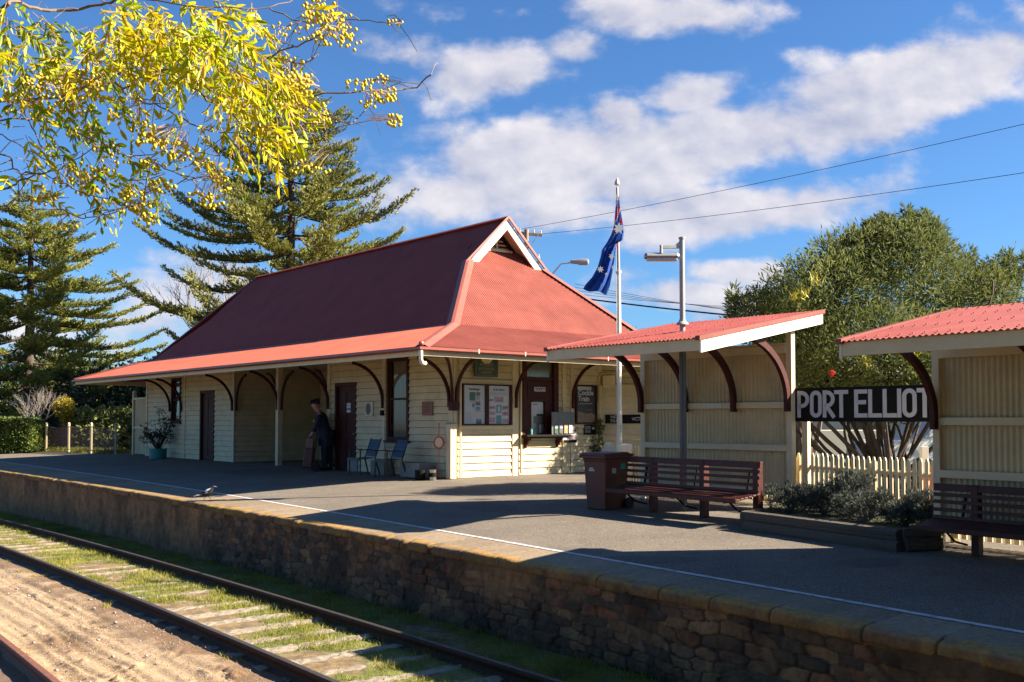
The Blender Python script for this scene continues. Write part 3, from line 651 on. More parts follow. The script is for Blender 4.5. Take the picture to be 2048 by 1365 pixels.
    n1 = nrm(-(BK-E_), 0, OF)
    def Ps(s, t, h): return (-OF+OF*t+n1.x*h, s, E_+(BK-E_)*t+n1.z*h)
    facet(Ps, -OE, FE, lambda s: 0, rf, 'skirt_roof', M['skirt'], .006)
    n2 = nrm(0, -(BK-E_), OE)
    def Pq(s, t, h): return (s, -OE+OE*t+n2.y*h, E_+(BK-E_)*t+n2.z*h)
    facet(Pq, -OF, DEP+OF, lambda s: 0, lambda s: (s+OF)/OF if s < 0 else (1 if s < DEP else (DEP+OF-s)/OF), 'skirt_roof', M['roofend'])
    n3 = nrm(-(RG-BK), 0, 3.5)
    def Pm(s, t, h): return (3.5*t+n3.x*h, s, BK+(RG-BK)*t+n3.z*h)
    hm = lambda s: max(0, s)/3.5 if s < 2.15 else (1 if s < 17.45 else max(0, min(1, (FB-s)/1.75*.5 if s > 17.6 else 1)))
    facet(Pm, 0, FB, lambda s: 0, hm, 'main_roof', M['roof'], .005)
    n4 = nrm(0, -(RG-BK), 3.5)
    def Pn(s, t, h): return (s, 3.5*t+n4.y*h, BK+(RG-BK)*t+n4.z*h)
    facet(Pn, 0, DEP, lambda s: 0, lambda s: min(s/3.5, (DEP-s)/3.5, 2.62/3.5), 'hip_roof', M['roofend'])
    # back slope, back skirt and far end as plain closing sheets
    mb = MB()
    mb.add([(DEP,0,BK),(DEP,FB,BK),(3.5,17.45,RG),(3.5,2.2,RG),(4.85,2.15,5.76)], [(0,1,2,3,4)]); mb.add([(DEP+OF,-OE,E_),(DEP+OF,FE,E_),(DEP,FB,BK),(DEP,0,BK)], [(0,1,2,3)])
    mb.add([(-OF,FE,E_),(DEP+OF,FE,E_),(DEP,FB,BK),(0,FB,BK)], [(0,1,2,3)]); mb.add([(0,FB,BK),(DEP,FB,BK),(3.5,17.45,RG)], [(0,1,2)])
    mb.build('rear_roof', M['roof'], ST)
    # soffit lining under the verandah, flat-ish boards
    mb = MB(); e = .05
    mb.add([(-OF+.03,-OE+.03,E_-.10),(-OF+.03,FE-.03,E_-.10),(0,FE-.03,BK-.5),(0,0,BK-.5)], [(0,1,2,3)]); mb.add([(-OF+.03,-OE+.03,E_-.102),(0,0,BK-.502),(DEP,0,BK-.502),(DEP+OF-.03,-OE+.03,E_-.102)], [(0,1,2,3)])
    mb.add([(0,19.7,BK-.51),(0,FE-.03,BK-.51),(DEP,FE-.03,BK-.51),(DEP,19.7,BK-.51)],[(0,1,2,3)])
    mb.build('soffit', M['trim'], ST)
    # ridge and hip cappings
    mb = MB()
    def cap(a, b, w=.17, h=.03):
        a, b = Vector(a), Vector(b); d = (b-a).normalized(); side = d.cross(Vector((0,0,1))).normalized(); up = side.cross(d)
        drop = w*.62
        V = []
        for p in (a, b): V += [p+side*w-up*drop*.55+up*.03, p+side*.04+up*(h+.015), p-side*.04+up*(h+.015), p-side*w-up*drop*.55+up*.03]
        mb.add(V, [(0,1,5,4),(1,2,6,5),(2,3,7,6)])
    cap((0,0,BK),(2.12,2.12,5.73)); cap((-OF,-OE,E_),(0,0,BK)); cap((DEP,0,BK),(DEP-2.12,2.12,5.73)); cap((DEP+OF,-OE,E_),(DEP,0,BK))
    cap((3.5,2.12,RG),(3.5,17.5,RG),.12); cap((-OF,FE,E_),(0,FB,BK),.1); cap((0,FB,BK),(3.5,17.45,RG),.1)
    mb.ball((-OF-.01,-OE-.01,E_+.05), .06)
    mb.build('ridge_capping', M['flash'], ST)
    mb = MB()   # apron at the foot of the steep slope
    mb.add([(0.0,0,BK+.012),(0.0,FB,BK+.012),(-.14,FB,BK-.035),(-.14,0,BK-.035)], [(0,1,2,3)]); mb.build('apron_flashing', M['flash'], ST)
    # gablet
    yg = 2.12; g = MB(); hh = RG-5.73
    for sg in (-1, 1):
        # barge boards
        for (y0, y1) in ((yg-.02, yg+.03),):
            bot = Vector((3.5+sg*1.42, y0, 5.73-.12)); topp = Vector((3.5, y0, RG-.02)); d = (topp-bot)
            dn = Vector((-sg*.0, 0, -.30))
            g.add([bot, topp, topp+dn, bot+Vector((-sg*.30, 0, 0)), bot+Vector((0,.05,0)), topp+Vector((0,.05,0)), topp+dn+Vector((0,.05,0)), bot+Vector((-sg*.30,.05,0))], [(0,1,2,3),(4,7,6,5),(0,4,5,1),(3,2,6,7),(0,3,7,4)])
    gb = g.build('gablet', M['white'], ST)
    fl = MB()
    for sg in (-1, 1):
        bot = Vector((3.5+sg*1.5, yg-.06, 5.66)); tp = Vector((3.5, yg-.06, RG+.03)); fl.bar(bot, tp, .06, .05, up=(0,1,0))
    fl.build('verge_flashing', M['flash'], gb)
    lv = MB(); yl = 2.62; zb = BK+.957*yl
    for k in range(7):
        z = zb+.06+k*.105; wd = (RG-.32-z)*1.045-.03
        if wd > .04: lv.box((3.5, yl-.02, z), (wd*2, .09, .015), None, Matrix.Rotation(R(38), 3, 'X'))
    lv.box((3.5, yl-.05, zb+.36), (.05, .04, .7)); lv.box((3.5, yl-.06, zb-.01), (2*(RG-.3-zb)*1.02, .06, .07))
    lv.build('louvre', M['cream'], gb)
    bkp = MB(); bkp.add([(3.5-.98, yl+.05, zb-.06), (3.5+.98, yl+.05, zb-.06), (3.5, yl+.05, RG-.12)], [(0,1,2)]); bkp.build('louvre_back', M['dark'], gb)
    und = MB()
    for sg in (-1, 1): und.add([(3.5, yg, RG-.05), (3.5, yl+.1, RG-.05), (3.5+sg*1.0, yl+.1, RG-.05-.957), (3.5+sg*1.35, yg, RG-.05-1.29)], [(0,1,2,3)])
    und.build('gablet_soffit', M['trim'], gb)
    # fascia, gutter
    mb = MB(); mb.bb(-OF+.005, -OF+.035, -OE+.005, FE-.02, E_-.20, E_-.03); mb.bb(-OF+.036, DEP+OF-.02, -OE+.005, -OE+.035, E_-.20, E_-.03); mb.bb(-OF+.036, DEP+OF, FE-.05, FE-.02, E_-.2, E_-.03)
    mb.build('fascia', M['trim'], ST, bevel=.003)
    gu = MB(); gp = [(0,.06),(0,.0),(-.035,-.03),(-.09,-.03),(-.125,0),(-.125,.055),(-.118,.055),(-.115,.0),(-.085,-.022),(-.04,-.022),(-.008,.0),(-.008,.06)]
    zt = E_-.075
    for i in range(len(gp)):
        a, b = gp[i], gp[(i+1)%len(gp)]
        gu.add([(-OF+a[0], -OE-.0+a[0], zt+a[1]), (-OF+b[0], -OE+b[0], zt+b[1]), (-OF+b[0], FE, zt+b[1]), (-OF+a[0], FE, zt+a[1])], [(0,1,2,3)])
        gu.add([(-OF+a[0], -OE+a[0], zt+a[1]), (DEP+OF, -OE+a[0], zt+a[1]), (DEP+OF, -OE+b[0], zt+b[1]), (-OF+b[0], -OE+b[0], zt+b[1])], [(0,1,2,3)])
    gu.build('gutter', M['gutter'], ST)
    st = MB()
    for x in (-.85, .5, 1.7, 3.2): st.bb(x-.012, x+.012, -OE-.128, -OE-.122, zt-.03, zt+.065)
    st.build('gutter_strap', M['white'], ST)
    dp = MB(); dp.tube([(-OF-.06,-OE-.06,zt-.02),(-OF-.06,-OE-.06,zt-.2),(-OF-.03,-OE-.04,zt-.26),(-OF+.06,-OE+.05,zt-.28),(-OF+.17,-OE+.1,zt-.28)], .045, 12); dp.build('downpipe', M['white'], ST, smooth=True)
    # brackets
    for u, mir in ((17.25,0),(16.2,0),(11.95,0),(8.77,0),(5.75,0),(2.94,0),(0.05,0)):
        b = arc_bracket().build('bracket', M['maroon'], ST); b.rotation_euler = (0,0,PI); b.location = (-.03, u, 0)
    for u, rz in ((11.84, -PI/2), (8.86, PI/2), (8.68, -PI/2), (5.86, PI/2)):
        b = arc_bracket(.8).build('bracket', M['maroon'], ST); b.rotation_euler = (0,0,rz); b.location = (.0, u, 0)
    for v in (.05, 1.95, 3.93):
        b = arc_bracket(.98).build('bracket', M['maroon'], ST); b.rotation_euler = (0,0,-PI/2); b.location = (v, -.03, 0)
    b = arc_bracket(1.25).build('bracket', M['maroon'], ST); b.rotation_euler = (0,0,-PI*.75); b.location = (-.03, -.03, 0)
    mb = MB(); mb.bb(-.13, .1, -.13, .0, 1.62, 1.84); mb.build('bracket_shoe', M['maroon'], ST, bevel=.008)
    for q in ([(.16,-.10,3.0),(.16,-.10,.02)], [(2.1,-.08,.05),(2.1,-.08,2.9)]): mb = MB(); mb.tube(q, .03, 10); mb.build('downpipe', M['trim'], ST, smooth=True)
    # ticket window
    tw = MB(); pbox(tw, Pe, 2.17, 2.30, 1.02, 3.0, -.05, .09); pbox(tw, Pe, 3.24, 3.40, 1.02, 3.0, -.05, .09); pbox(tw, Pe, 2.30, 3.24, 2.42, 2.50, -.05, .07); pbox(tw, Pe, 2.30, 3.24, 1.92, 2.42, -.05, .03)
    pbox(tw, Pe, 2.30, 2.50, 1.02, 1.92, -.05, .03); pbox(tw, Pe, 2.97, 3.24, 1.02, 1.92, -.05, .03); pbox(tw, Pe, 2.30, 3.24, 2.92, 3.0, -.05, .06)
    t = tw.build('ticket_window', M['maroon'], ST, bevel=.003)
    x = MB(); pbox(x, Pe, 2.36, 3.18, 1.98, 2.36, .03, .045); pbox(x, Pe, 2.50, 2.97, 1.86, 1.92, .03, .05); x.build('panel', M['maroon'], t, bevel=.004)
    x = MB(); pbox(x, Pe, 2.30, 3.24, 2.5, 2.92, -.02, -.01); x.build('transom_pane', mat('transom glass', (.12,.14,.10), .15, .2, 2), t)
    x = MB(); pbox(x, Pe, 2.50, 2.97, 1.02, 1.86, -.03, -.02); x.build('pane', M['glass'], t)
    x = MB(); pbox(x, Pe, 2.53, 2.94, 1.55, 1.83, -.018, -.014, M['paper'])
    for i in range(4): pbox(x, Pe, 2.66+.075*i, 2.72+.075*i, 1.06, 1.28, -.018, -.012, (M['bluep'], M['greyp'], M['paper'], M['greyp'])[i])
    pbox(x, Pe, 2.62, 2.9, 1.3, 1.5, -.018, -.014, M['greyp']); x.build('notices', None, t)
    text('TIMES', .06, M['signred'], t, (2.66, .0, 1.79), yrot=0, depth=.001)
    x = MB(); pbox(x, Pe, 2.58, 2.96, 2.13, 2.24, .045, .055); x.build('ticket_sign', M['whites'], t, bevel=.002)
    text('TICKETS', .095, M['black'], t, (2.77, -.057, 2.185), bold=.003, depth=.002, sx=.95)
    x = MB(); pbox(x, Pe, 2.10, 3.60, .97, 1.02, .0, .32); pbox(x, Pe, 2.13, 3.57, .93, .97, .0, .28); x.build('counter_shelf', M['black'], t, bevel=.006)
    for v in (2.28, 3.38):
        x = MB(); pr = [(0,0),(0,.24),(-.05,.24),(-.07,.19),(-.12,.18),(-.13,.12),(-.19,.11),(-.22,.04),(-.24,0)]; V = [(v-.035, p[0], .93-p[1]) for p in pr]+[(v+.035, p[0], .93-p[1]) for p in pr]; n = len(pr)
        x.add(V, [tuple(range(n)), tuple(range(2*n-1, n-1, -1))]+[(i, (i+1)%n, (i+1)%n+n, i+n) for i in range(n)]); x.build('corbel', M['maroon'], t)
    # bay posters, faint in the shade
    x = MB(); random.seed(3)
    x.bb(3.165, 3.17, 6.6, 9.2, 1.25, 2.35, M['trim'])
    for k in range(14):
        y = 6.7+random.random()*2.2; z = 1.3+random.random()*.75; x.bb(3.158-.0004*k, 3.164, y, y+.22, z, z+.28, random.choice([M['greyp'], M['paper'], M['pink'], M['bluep']]))
    x.build('notices', None, ST)
    x = MB(); x.bb(2.9, 3.16, 9.7, 10.5, 1.5, 2.3); x.build('wall_cabinet', M['black'], ST)
    # door notice
    x = MB(); pbox(x, Pf, 4.66, 4.86, 1.60, 1.86, -.02, -.015); x.build('door_notice', M['whites'], ST)
    return
station()
def at_end(v, z, u=0): return C0+Bv*v+A*u+Vector((0,0,z))
def at_front(u, z, v=0): return C0+Bv*v+A*u+Vector((0,0,z))
RF = TH-PI/2
def wall_signs():
    # door notice wording
    t = thing('door_sign', 'small white notice on the maroon door behind the blue chairs', 'sign', at_front(4.76, 1.73, .014), RF)
    x = MB(); x.bb(-.09,.09,-.006,.0,-.12,.12); x.build('board', M['whites'], t); text('OPEN', .075, M['black'], t, (0,-.008,-.04), bold=.002, depth=.001); text('SHOP', .05, M['black'], t, (0,-.008,.07), depth=.001)
    # double noticeboard
    t = thing('noticeboard', 'double maroon framed noticeboard with two white printed posters on end wall', 'noticeboard', at_end(.22, 1.27), TH)
    w, h = 1.57, 1.0; x = MB(); x.bb(0,.05,-.11,-.05,0,h); x.bb(w-.07,w,-.11,-.05,0,h); x.bb(.72,.82,-.11,-.05,0,h); x.bb(.05,w-.07,-.11,-.05,h-.03,h); x.bb(.05,w-.07,-.11,-.05,0,.03); x.build('frame', M['maroon'], t, bevel=.003)
    def sheet(x0, x1, items, head, m2=M['paper']):
        x = MB(); x.bb(x0,x1,-.07,-.06,.03,h-.03); s = x.build('poster', m2, t); 
        y = MB()
        for i, (a, b, c, d, mm) in enumerate(items): y.bb(x0+a*(x1-x0), x0+b*(x1-x0), -.0735-.0004*(i % 5), -.071, c, d, mm)
        y.build('print', None, s); text(head, .085, M['black'], s, ((x0+x1)/2, -.075, .875), depth=.001, sx=.75); return s
    rr = random.Random(5)
    it = [(.28,.55,.60,.80,M['greenp']),(.58,.78,.72,.80,M['greyp']),(.28,.78,.565,.59,M['pink']),(.40,.52,.44,.53,M['tealp']),(.56,.78,.48,.56,M['greyp']),(.57,.78,.36,.45,M['bluep']),(.50,.92,.32,.345,M['yellowp']),(.58,.84,.03,.14,M['greenp']),(.58,.84,.10,.15,M['bluep'])]
    it += [(.10+.0,.40,.30-.028*k,.304-.028*k,M['greyp']) for k in range(8)]+[(.48,.92,.28-.03*k,.284-.03*k,M['yellowp']) for k in range(5)]+[(.60,.76,.70-.012*k,.704-.012*k,M['greyp']) for k in range(8)]+[(.42,.52,.41-.02*k,.414-.02*k,M['signred']) for k in range(2)]
    sheet(.05, .72, it, 'SteamRanger')
    it = [(.28,.72,.56,.70,M['pink']),(.02,.24,.59,.64,M['tealp']),(.38,.62,.30,.50,M['tealp']),(.45,.55,.33,.46,M['paper']),(.38,.62,.04,.24,M['tealp']),(.46,.56,.08,.2,M['paper']),(.06,.33,.39,.47,M['pink']),(.06,.33,.25,.33,M['pink']),(.06,.33,.07,.19,M['pink']),(.66,.95,.38,.48,M['pink']),(.66,.95,.23,.33,M['pink']),(.66,.95,.06,.15,M['pink'])]
    it += [(.4,.68,.60+.02*k,.61+.02*k,M['greyp']) for k in range(2)]+[(.08,.9,.80-.018*k,.803-.018*k,M['greyp']) for k in range(4)]+[(.10,.28,.42,.44,M['greyp']),(.70,.88,.42,.45,M['greyp']),(.7,.85,.27,.3,M['greyp']),(.08,.3,.1,.13,M['greyp'])]
    sheet(.82, w-.07, it, 'At the Station')
    # green heritage sign
    t = thing('heritage_sign', 'dark green hanging sign with gold lettering above the noticeboard', 'sign', at_end(.94, 2.69, -.10), TH)
    x = MB(); x.bb(-.37,.37,-.03,.0,-.24,.24); x.build('board', M['green'], t, bevel=.004)
    x = MB(); 
    for a in ((-.34,.34,-.215,-.21),(-.34,-.335,-.21,.22),(.335,.34,-.21,.22)): x.bb(a[0],a[1],-.034,-.03,a[2],a[3])
    x.build('border', M['gold'], t); text('Pt ELLIOT', .1, M['gold'], t, (0,-.033,.055), depth=.001, bold=.001); text('HISTORICAL', .09, M['gold'], t, (0,-.033,-.045), depth=.001, bold=.001); text('CENTRE', .09, M['gold'], t, (0,-.033,-.135), depth=.001, bold=.001)
    V = [(0+.17*math.cos(a), -.036, .20+.12*math.sin(a)) for a in [PI+PI*i/12 for i in range(13)]]+[(.17,-.036,.235),(-.17,-.036,.235)]
    x = MB(); x.add(V, [tuple(range(len(V)))]); x.build('emblem', M['trim'], t)
    # tall dark poster
    t = thing('framed_poster', 'tall dark framed train poster right of the ticket window', 'poster', at_end(4.04, 1.29), TH)
    w, h = .80, 1.04; x = MB(); x.bb(0,.05,-.09,-.03,0,h); x.bb(w-.05,w,-.09,-.03,0,h); x.bb(.05,w-.05,-.09,-.03,h-.04,h); x.bb(.05,w-.05,-.09,-.03,0,.04); x.build('frame', M['maroon'], t, bevel=.003)
    x = MB(); x.bb(.05,w-.05,-.05,-.04,.04,h-.04); s = x.build('sheet', M['poster'], t)
    text('Cockle', .19, M['lett'], s, (.10,-.053,.83), align='LEFT', bold=.006, depth=.001, sx=1.05); text('Train', .19, M['lett'], s, (.10,-.053,.67), align='LEFT', bold=.006, depth=.001, sx=1.05)
    V = [(.05,-.0525,.04),(w-.05,-.0525,.04),(w-.05,-.0525,.24),(.6,-.0525,.30),(.5,-.0525,.27),(.3,-.0525,.29),(.15,-.0525,.33),(.05,-.0525,.30)]; x = MB(); x.add(V, [tuple(range(len(V)))]); x.build('print', M['posterland'], s)
    x = MB()
    for k in range(9): x.bb(.12+.06*k,.15+.06*k,-.0535,-.05,.52+.01*(k%3),.545+.01*(k%3),M['lett'])
    x.bb(.42,.62,-.0535,-.05,.36,.385,M['signred']); x.bb(.05,.6,-.0535,-.05,.91,1.0,M['paper']); x.build('print', None, s)
    # security sign
    t = thing('security_sign', 'white and orange security company sign with house outline below the brochure board', 'sign', at_end(3.62, .80), TH)
    P_ = [(0,0),(.46,0),(.46,.30),(.23,.47),(0,.30)]; x = MB(); x.add([(p[0],-.052,p[1]) for p in P_]+[(p[0],-.045,p[1]) for p in P_], [(0,1,2,3,4),(9,8,7,6,5)]+[(i,(i+1)%5,(i+1)%5+5,i+5) for i in range(5)]); x.build('board', M['whites'], t)
    x = MB(); x.bb(0,.46,-.056,-.052,0,.07,M['black']); x.bar((.02,-.056,.29),(.23,-.056,.45),.004,.03,M['black'],up=(0,0,1)); x.bar((.44,-.056,.29),(.23,-.056,.45),.004,.03,M['black'])
    for sx in (-1, 1):
        for k in range(2): x.tube([(.23+sx*(.20+.05*k), -.054, .33+.0*k), (.23+sx*(.22+.05*k), -.054, .38), (.23+sx*(.20+.05*k), -.054, .44)], .008, 5, M['signred'])
    x.build('print', None, t); text('SECURITY', .092, M['signred'], t, (.23,-.055,.16), bold=.003, depth=.001, sx=.95); text('0400 000 000'[:0] or 'PATROLS', .05, M['greyp'], t, (.23,-.055,.10), depth=.001)
    # camera sign
    t = thing('camera_sign', 'small black surveillance camera sign beside the security sign', 'sign', at_end(4.36, 1.0), TH)
    x = MB(); x.bb(0,.46,-.055,-.045,0,.27); x.build('board', M['black'], t, bevel=.003); text('CCTV', .1, M['lett'], t, (.13,-.058,.19), depth=.001, bold=.002, sx=.85)
    x = MB(); [x.bb(.03,.24,-.0575,-.055,.12-.03*k,.13-.03*k,M['lett']) for k in range(3)]; x.bb(.3,.4,-.0575,-.055,.14,.19,M['lett']); x.bb(.33,.35,-.0575,-.055,.19,.22,M['lett']); x.build('print', None, t)
    # brochure board standing on the counter
    t = thing('brochure_board', 'grey display board with four brochure pockets standing on ticket counter', 'display board', at_end(2.98, 1.022, -.26), TH)
    x = MB(); x.bb(0,.80,-.015,.0,.0,.58); x.build('board', M['greyp'], t, bevel=.003)
    for k, m in enumerate((M['greenp'], M['greyp'], M['gold'], M['paper'])):
        x = MB(); x.bb(.08+.17*k,.20+.17*k,-.04,-.016,.03,.25,m); x.bb(.095+.17*k,.185+.17*k,-.043,-.04,.16,.20,M['paper']); x.build('brochure', None, t)
    # spray bottle
    t = MB().lathe([(.03,0),(.032,.12),(.014,.16),(.012,.19)], (0,0,0), 12).build('spray_bottle', mat('aqua plastic', (.10,.42,.42), .3, .05, 5), None, smooth=True); t.location = at_end(2.36, 1.022, -.18); tag(t, 'small aqua spray bottle at the left end of the ticket counter', 'bottle')
    # next train board on the low wall
    # oval plaque, stone plaque, letterbox on front wall
    t = thing('oval_plaque', 'small cream board with a dark oval plaque beside the maroon door', 'plaque', at_front(3.64, 1.69, -.03), RF)
    x = MB(); x.bb(-.2,.2,-.02,.0,-.19,.19); x.build('board', M['trim'], t, bevel=.004); V = [(.12*math.cos(a)-.02,-.024,.155*math.sin(a)) for a in [2*PI*i/24 for i in range(24)]]; x = MB(); x.add(V, [tuple(range(24))]); x.build('oval', mat('slate oval', (.05,.055,.09), .5, .1, 8), t)
    t = thing('stone_plaque', 'pinkish brown square stone plaque between the window and the corner', 'plaque', at_front(.97, 1.68, -.03), RF)
    x = MB(); x.bb(-.22,.22,-.03,.0,-.17,.17); x.build('slab', M['pinkstone'], t, bevel=.008); x = MB(); [x.bb(-.16,.16-.05*(k%2),-.033,-.03,.12-.05*k,.13-.05*k) for k in range(5)]; x.build('inscription', M['brown'], t)
    t = MB().bb(-.05,.05,-.07,0,-.07,.07).build('letter_box', M['black'], None, bevel=.006); t.location = at_front(2.94, 1.58, -.05); t.rotation_euler = (0,0,RF); tag(t, 'tiny dark box on the post under the bracket left of the window', 'box')
wall_signs()

# low weatherboard wall, pipe and added sun-catching box right of the end wall
def lowwall():
    o = Vector((2.38, 27.15, 0)); t = thing('weatherboard_wall', 'low cream weatherboard wall carrying the next train board', 'wall', o, R(-3))
    mb = MB(); boards(mb, lambda s,z,o_: (s, -o_, z), 0, 3.4, -.03, 2.28); mb.bb(0, 3.4, .001, .1, -.03, 2.28); mb.build('boards', M['cream'], t)
    mb = MB(); mb.bb(-.02, 3.4, -.04, .12, 2.28, 2.34); mb.build('coping_board', M['trim'], t, bevel=.004)
    s = thing('train_board', 'black board reading next train victor in white letters on low wall', 'sign', o+Vector((.16,-.04,1.30)), R(-3))
    x = MB(); x.bb(0,1.35,-.03,0,0,.24); x.build('board', M['black'], s, bevel=.003)
    text('NEXT', .115, M['lett'], s, (.29,-.033,.175), bold=.001, depth=.001); text('TRAIN', .115, M['lett'], s, (.29,-.033,.065), bold=.001, depth=.001); text('VICTOR', .13, M['lett'], s, (.90,-.033,.12), bold=.001, depth=.001, sx=.8)
    p = MB(); p.tube([(-.02,-.12,1.9),(-.02,-.12,2.55),(.0,-.12,2.62),(.08,-.12,2.66),(2.6,-.12,2.72)], .05, 10); p.tube([(.0,-.12,2.3),(.0,-.12,2.33)], .065, 10); q = p.build('roof_pipe', M['pipey'], None, smooth=True); q.location = o; tag(q, 'yellowish cream pipe running along the top of low wall', 'pipe')
    b = MB(); b.bb(.08,.42,-.2,0,2.33,2.60); q = b.build('sunlit_patch_box', M['trim'], None, bevel=.01); q.location = o; tag(q, 'added cream box standing for a sunlit patch above the low wall', 'box')  # box added to catch the sun as a bright patch
lowwall()

# ================================================================ objects round the station
def chair_thing(loc, rz, label):
    t = thing('plastic_chair', label, 'chair', loc, rz, 'blue plastic armchairs on the verandah')
    m = M['chairp']; f = M['chairf']      # local -y = forward
    x = MB(); V = []
    for k in range(5):
        y = -.24+.095*k; x.box((0, y, .43+.01*(k-2)**2*.3), (.46, .082, .02), None)
    x.bb(-.24,.24,-.27,-.25,.38,.44); x.build('seat', f, t, bevel=.004)
    b = MB(); n = 7
    for k in range(n):
        h0 = .50+.062*k; y = .20+(h0-.45)*.42; b.box((0, y, h0), (.44, .018, .0635), None, Matrix.Rotation(R(-22), 3, 'X'))
    b.build('backrest', m, t, bevel=.005)
    for sx in (-1, 1):
        l = MB(); l.tube([(sx*.26,-.25,0),(sx*.25,-.24,.62)], [.02,.018], 8); l.build('leg', f, t)
        l = MB(); l.tube([(sx*.27,.33,0),(sx*.24,.20,.42),(sx*.235,.39,.93)], [.02,.02,.016], 8); l.build('leg', f, t)
        l = MB(); l.bar((sx*.25,-.28,.635), (sx*.25,.0,.655), .045, .022); l.bar((sx*.25,.0,.655), (sx*.245,.25,.62), .045, .022); l.build('armrest', f, t, bevel=.004)
chair_thing(at_front(2.62, 0, -.85), RF, 'blue plastic armchair nearer the maroon door, left of the pair'); chair_thing(at_front(1.42, 0, -.85), RF, 'blue plastic armchair under the tall curtained window, right of the pair')
def blocks():
    specs = [(G(704,944), .42, .36, .36, 'rough grey block planter under the left chair', 0), (G(756,951), .55, .40, .37, 'bluish grey block planter between the two chairs', 0), (G(832,962), .80, .42, .36, 'wide grey block planter near the stop disc, topmost soil dark', 0)]
    for p, w, d, h, lab, _ in specs:
        if w > .7: p = at_front(.98, 0, -.36)-Vector((.1,.25,0))
        t = thing('block_planter', lab.replace(', topmost soil dark', ''), 'planter', p+Vector((.1,.25,0)), RF+(.12 if w < .7 else 0), 'grey block planters on the verandah')
        x = MB(); e = .05; x.bb(-w/2,w/2,-d/2,-d/2+e,0,h); x.bb(-w/2,w/2,d/2-e,d/2,0,h); x.bb(-w/2,-w/2+e,-d/2+e,d/2-e,0,h); x.bb(w/2-e,w/2,-d/2+e,d/2-e,0,h); x.build('block', M['concrete'], t, bevel=.01)
        x = MB(); x.bb(-w/2+e,w/2-e,-d/2+e,d/2-e,.02,h-.05); x.build('soil', M['garden'], t)
    p = at_front(.34, -.025, -.70); t = MB().lathe([(.11,0),(.12,.01),(.13,.22),(.135,.22),(.135,.24),(.12,.24)], n=18).build('black_bucket', M['black'], None, smooth=True); t.location = p; tag(t, 'short black bucket beside the silver can', 'bucket')
    p = at_front(.05, -.025, -.55); t = thing('silver_can', 'shiny silver can at the foot of the red stop disc', 'can', p); MB().lathe([(.085,0),(.09,.01),(.088,.24),(.092,.25)], n=20).build('can_body', mat('tinplate', (.6,.6,.6), .25, .05, 8, metal=.9), t, smooth=True); MB().lathe([(.089,.08),(.0915,.08),(.0915,.18),(.089,.18)], n=20).build('can_band', M['black'], t)
    p = at_front(.10, -.01, -.33); t = thing('stop_disc', 'red ringed round disc on a thin pole leaning by corner post', 'signal disc', p, RF+.3)
    MB().tube([(0,0,0),(0,.0,.72)], .009, 6).tube([(0,0,1.02),(0,0,1.34)], .012, 6).build('pole', M['signred'], t)
    x = MB(); n = 28; V = []; 
    for i in range(n):
        a = 2*PI*i/n; V += [(.155*math.cos(a),-.012,.87+.155*math.sin(a)), (.118*math.cos(a),-.012,.87+.118*math.sin(a)), (.155*math.cos(a),.012,.87+.155*math.sin(a)), (.118*math.cos(a),.012,.87+.118*math.sin(a))]
    x.add(V, [q for i in range(n) for q in ((i*4,i*4+1,((i+1)%n)*4+1,((i+1)%n)*4),(i*4+2,((i+1)%n)*4+2,((i+1)%n)*4+3,i*4+3),(i*4,((i+1)%n)*4,((i+1)%n)*4+2,i*4+2))]); x.build('ring', M['signred'], t)
    x = MB(); x.add([(.118*math.cos(2*PI*i/n),-.006,.87+.118*math.sin(2*PI*i/n)) for i in range(n)], [tuple(range(n))]); x.build('disc', M['trim'], t)
    t = MB().bb(-.09,.09,-.09,.09,0,1.30).build('corner_post', M['trim'], None, bevel=.012); t.location = C0-Bv*.13-A*.12; t.rotation_euler = (0,0,TH); tag(t, 'stout cream square post with grey top against the station corner', 'post')
    x = MB().bb(-.092,.092,-.092,.092,1.30,1.34).build('cap', M['concrete'], t)
blocks()

def foliage(name, m, parent, blobs, n, L, Wd, up=.2, surf=.55, droop=0, seed=1, jitter=.35):
    """leaf sized faces in clumps through lumpy volumes; blobs = (centre, radii, weight)"""
    g = np.random.default_rng(seed); w = np.array([b[2] for b in blobs], float); w /= w.sum(); idx = g.choice(len(blobs), n//9+1, p=w)
    c = np.array([list(b[0]) for b in blobs], float)[idx]; r = np.array([list(b[1]) for b in blobs], float)[idx]
    d = g.normal(size=(len(idx), 3)); d /= np.linalg.norm(d, axis=1, keepdims=True); rad = np.where(g.random(len(idx)) < surf, g.uniform(.82, 1.06, len(idx)), g.random(len(idx))**.5)[:, None]
    C = c+d*r*rad; rm = r.mean(1, keepdims=True)
    C = np.repeat(C, 9, 0)+g.normal(size=(len(C)*9, 3))*np.repeat(rm, 9, 0)*jitter*.28; dd = np.repeat(d, 9, 0); k = len(C)
    tw = np.repeat(g.normal(size=(len(idx), 3))*.55+d*.8, 9, 0); dr = tw+g.normal(size=(k, 3))*.45; dr[:, 2] += up; V, Fc = blades(C, dr, g.normal(size=(k, 3)), g.uniform(.6, 1.25, k)*L, g.uniform(.7, 1.2, k)*Wd, .5, droop)
    return npmesh(name, V, Fc, m, parent)
def limbs(mb, base, tips, r0, rng_, bend=.25, n=6, m=None, r1=.015):
    for tp in tips:
        b = Vector(base); e = Vector(tp); mid = (b+e)/2+Vector([rng_.uniform(-1,1)*bend*(e-b).length for _ in range(3)]); pts = []
        for i in range(n+1):
            t = i/n; pts.append(b*(1-t)**2+mid*2*t*(1-t)+e*t*t)
        mb.tube(pts, [r0*(1-i/n)**.8+r1 for i in range(n+1)], 6, m, cap=False)

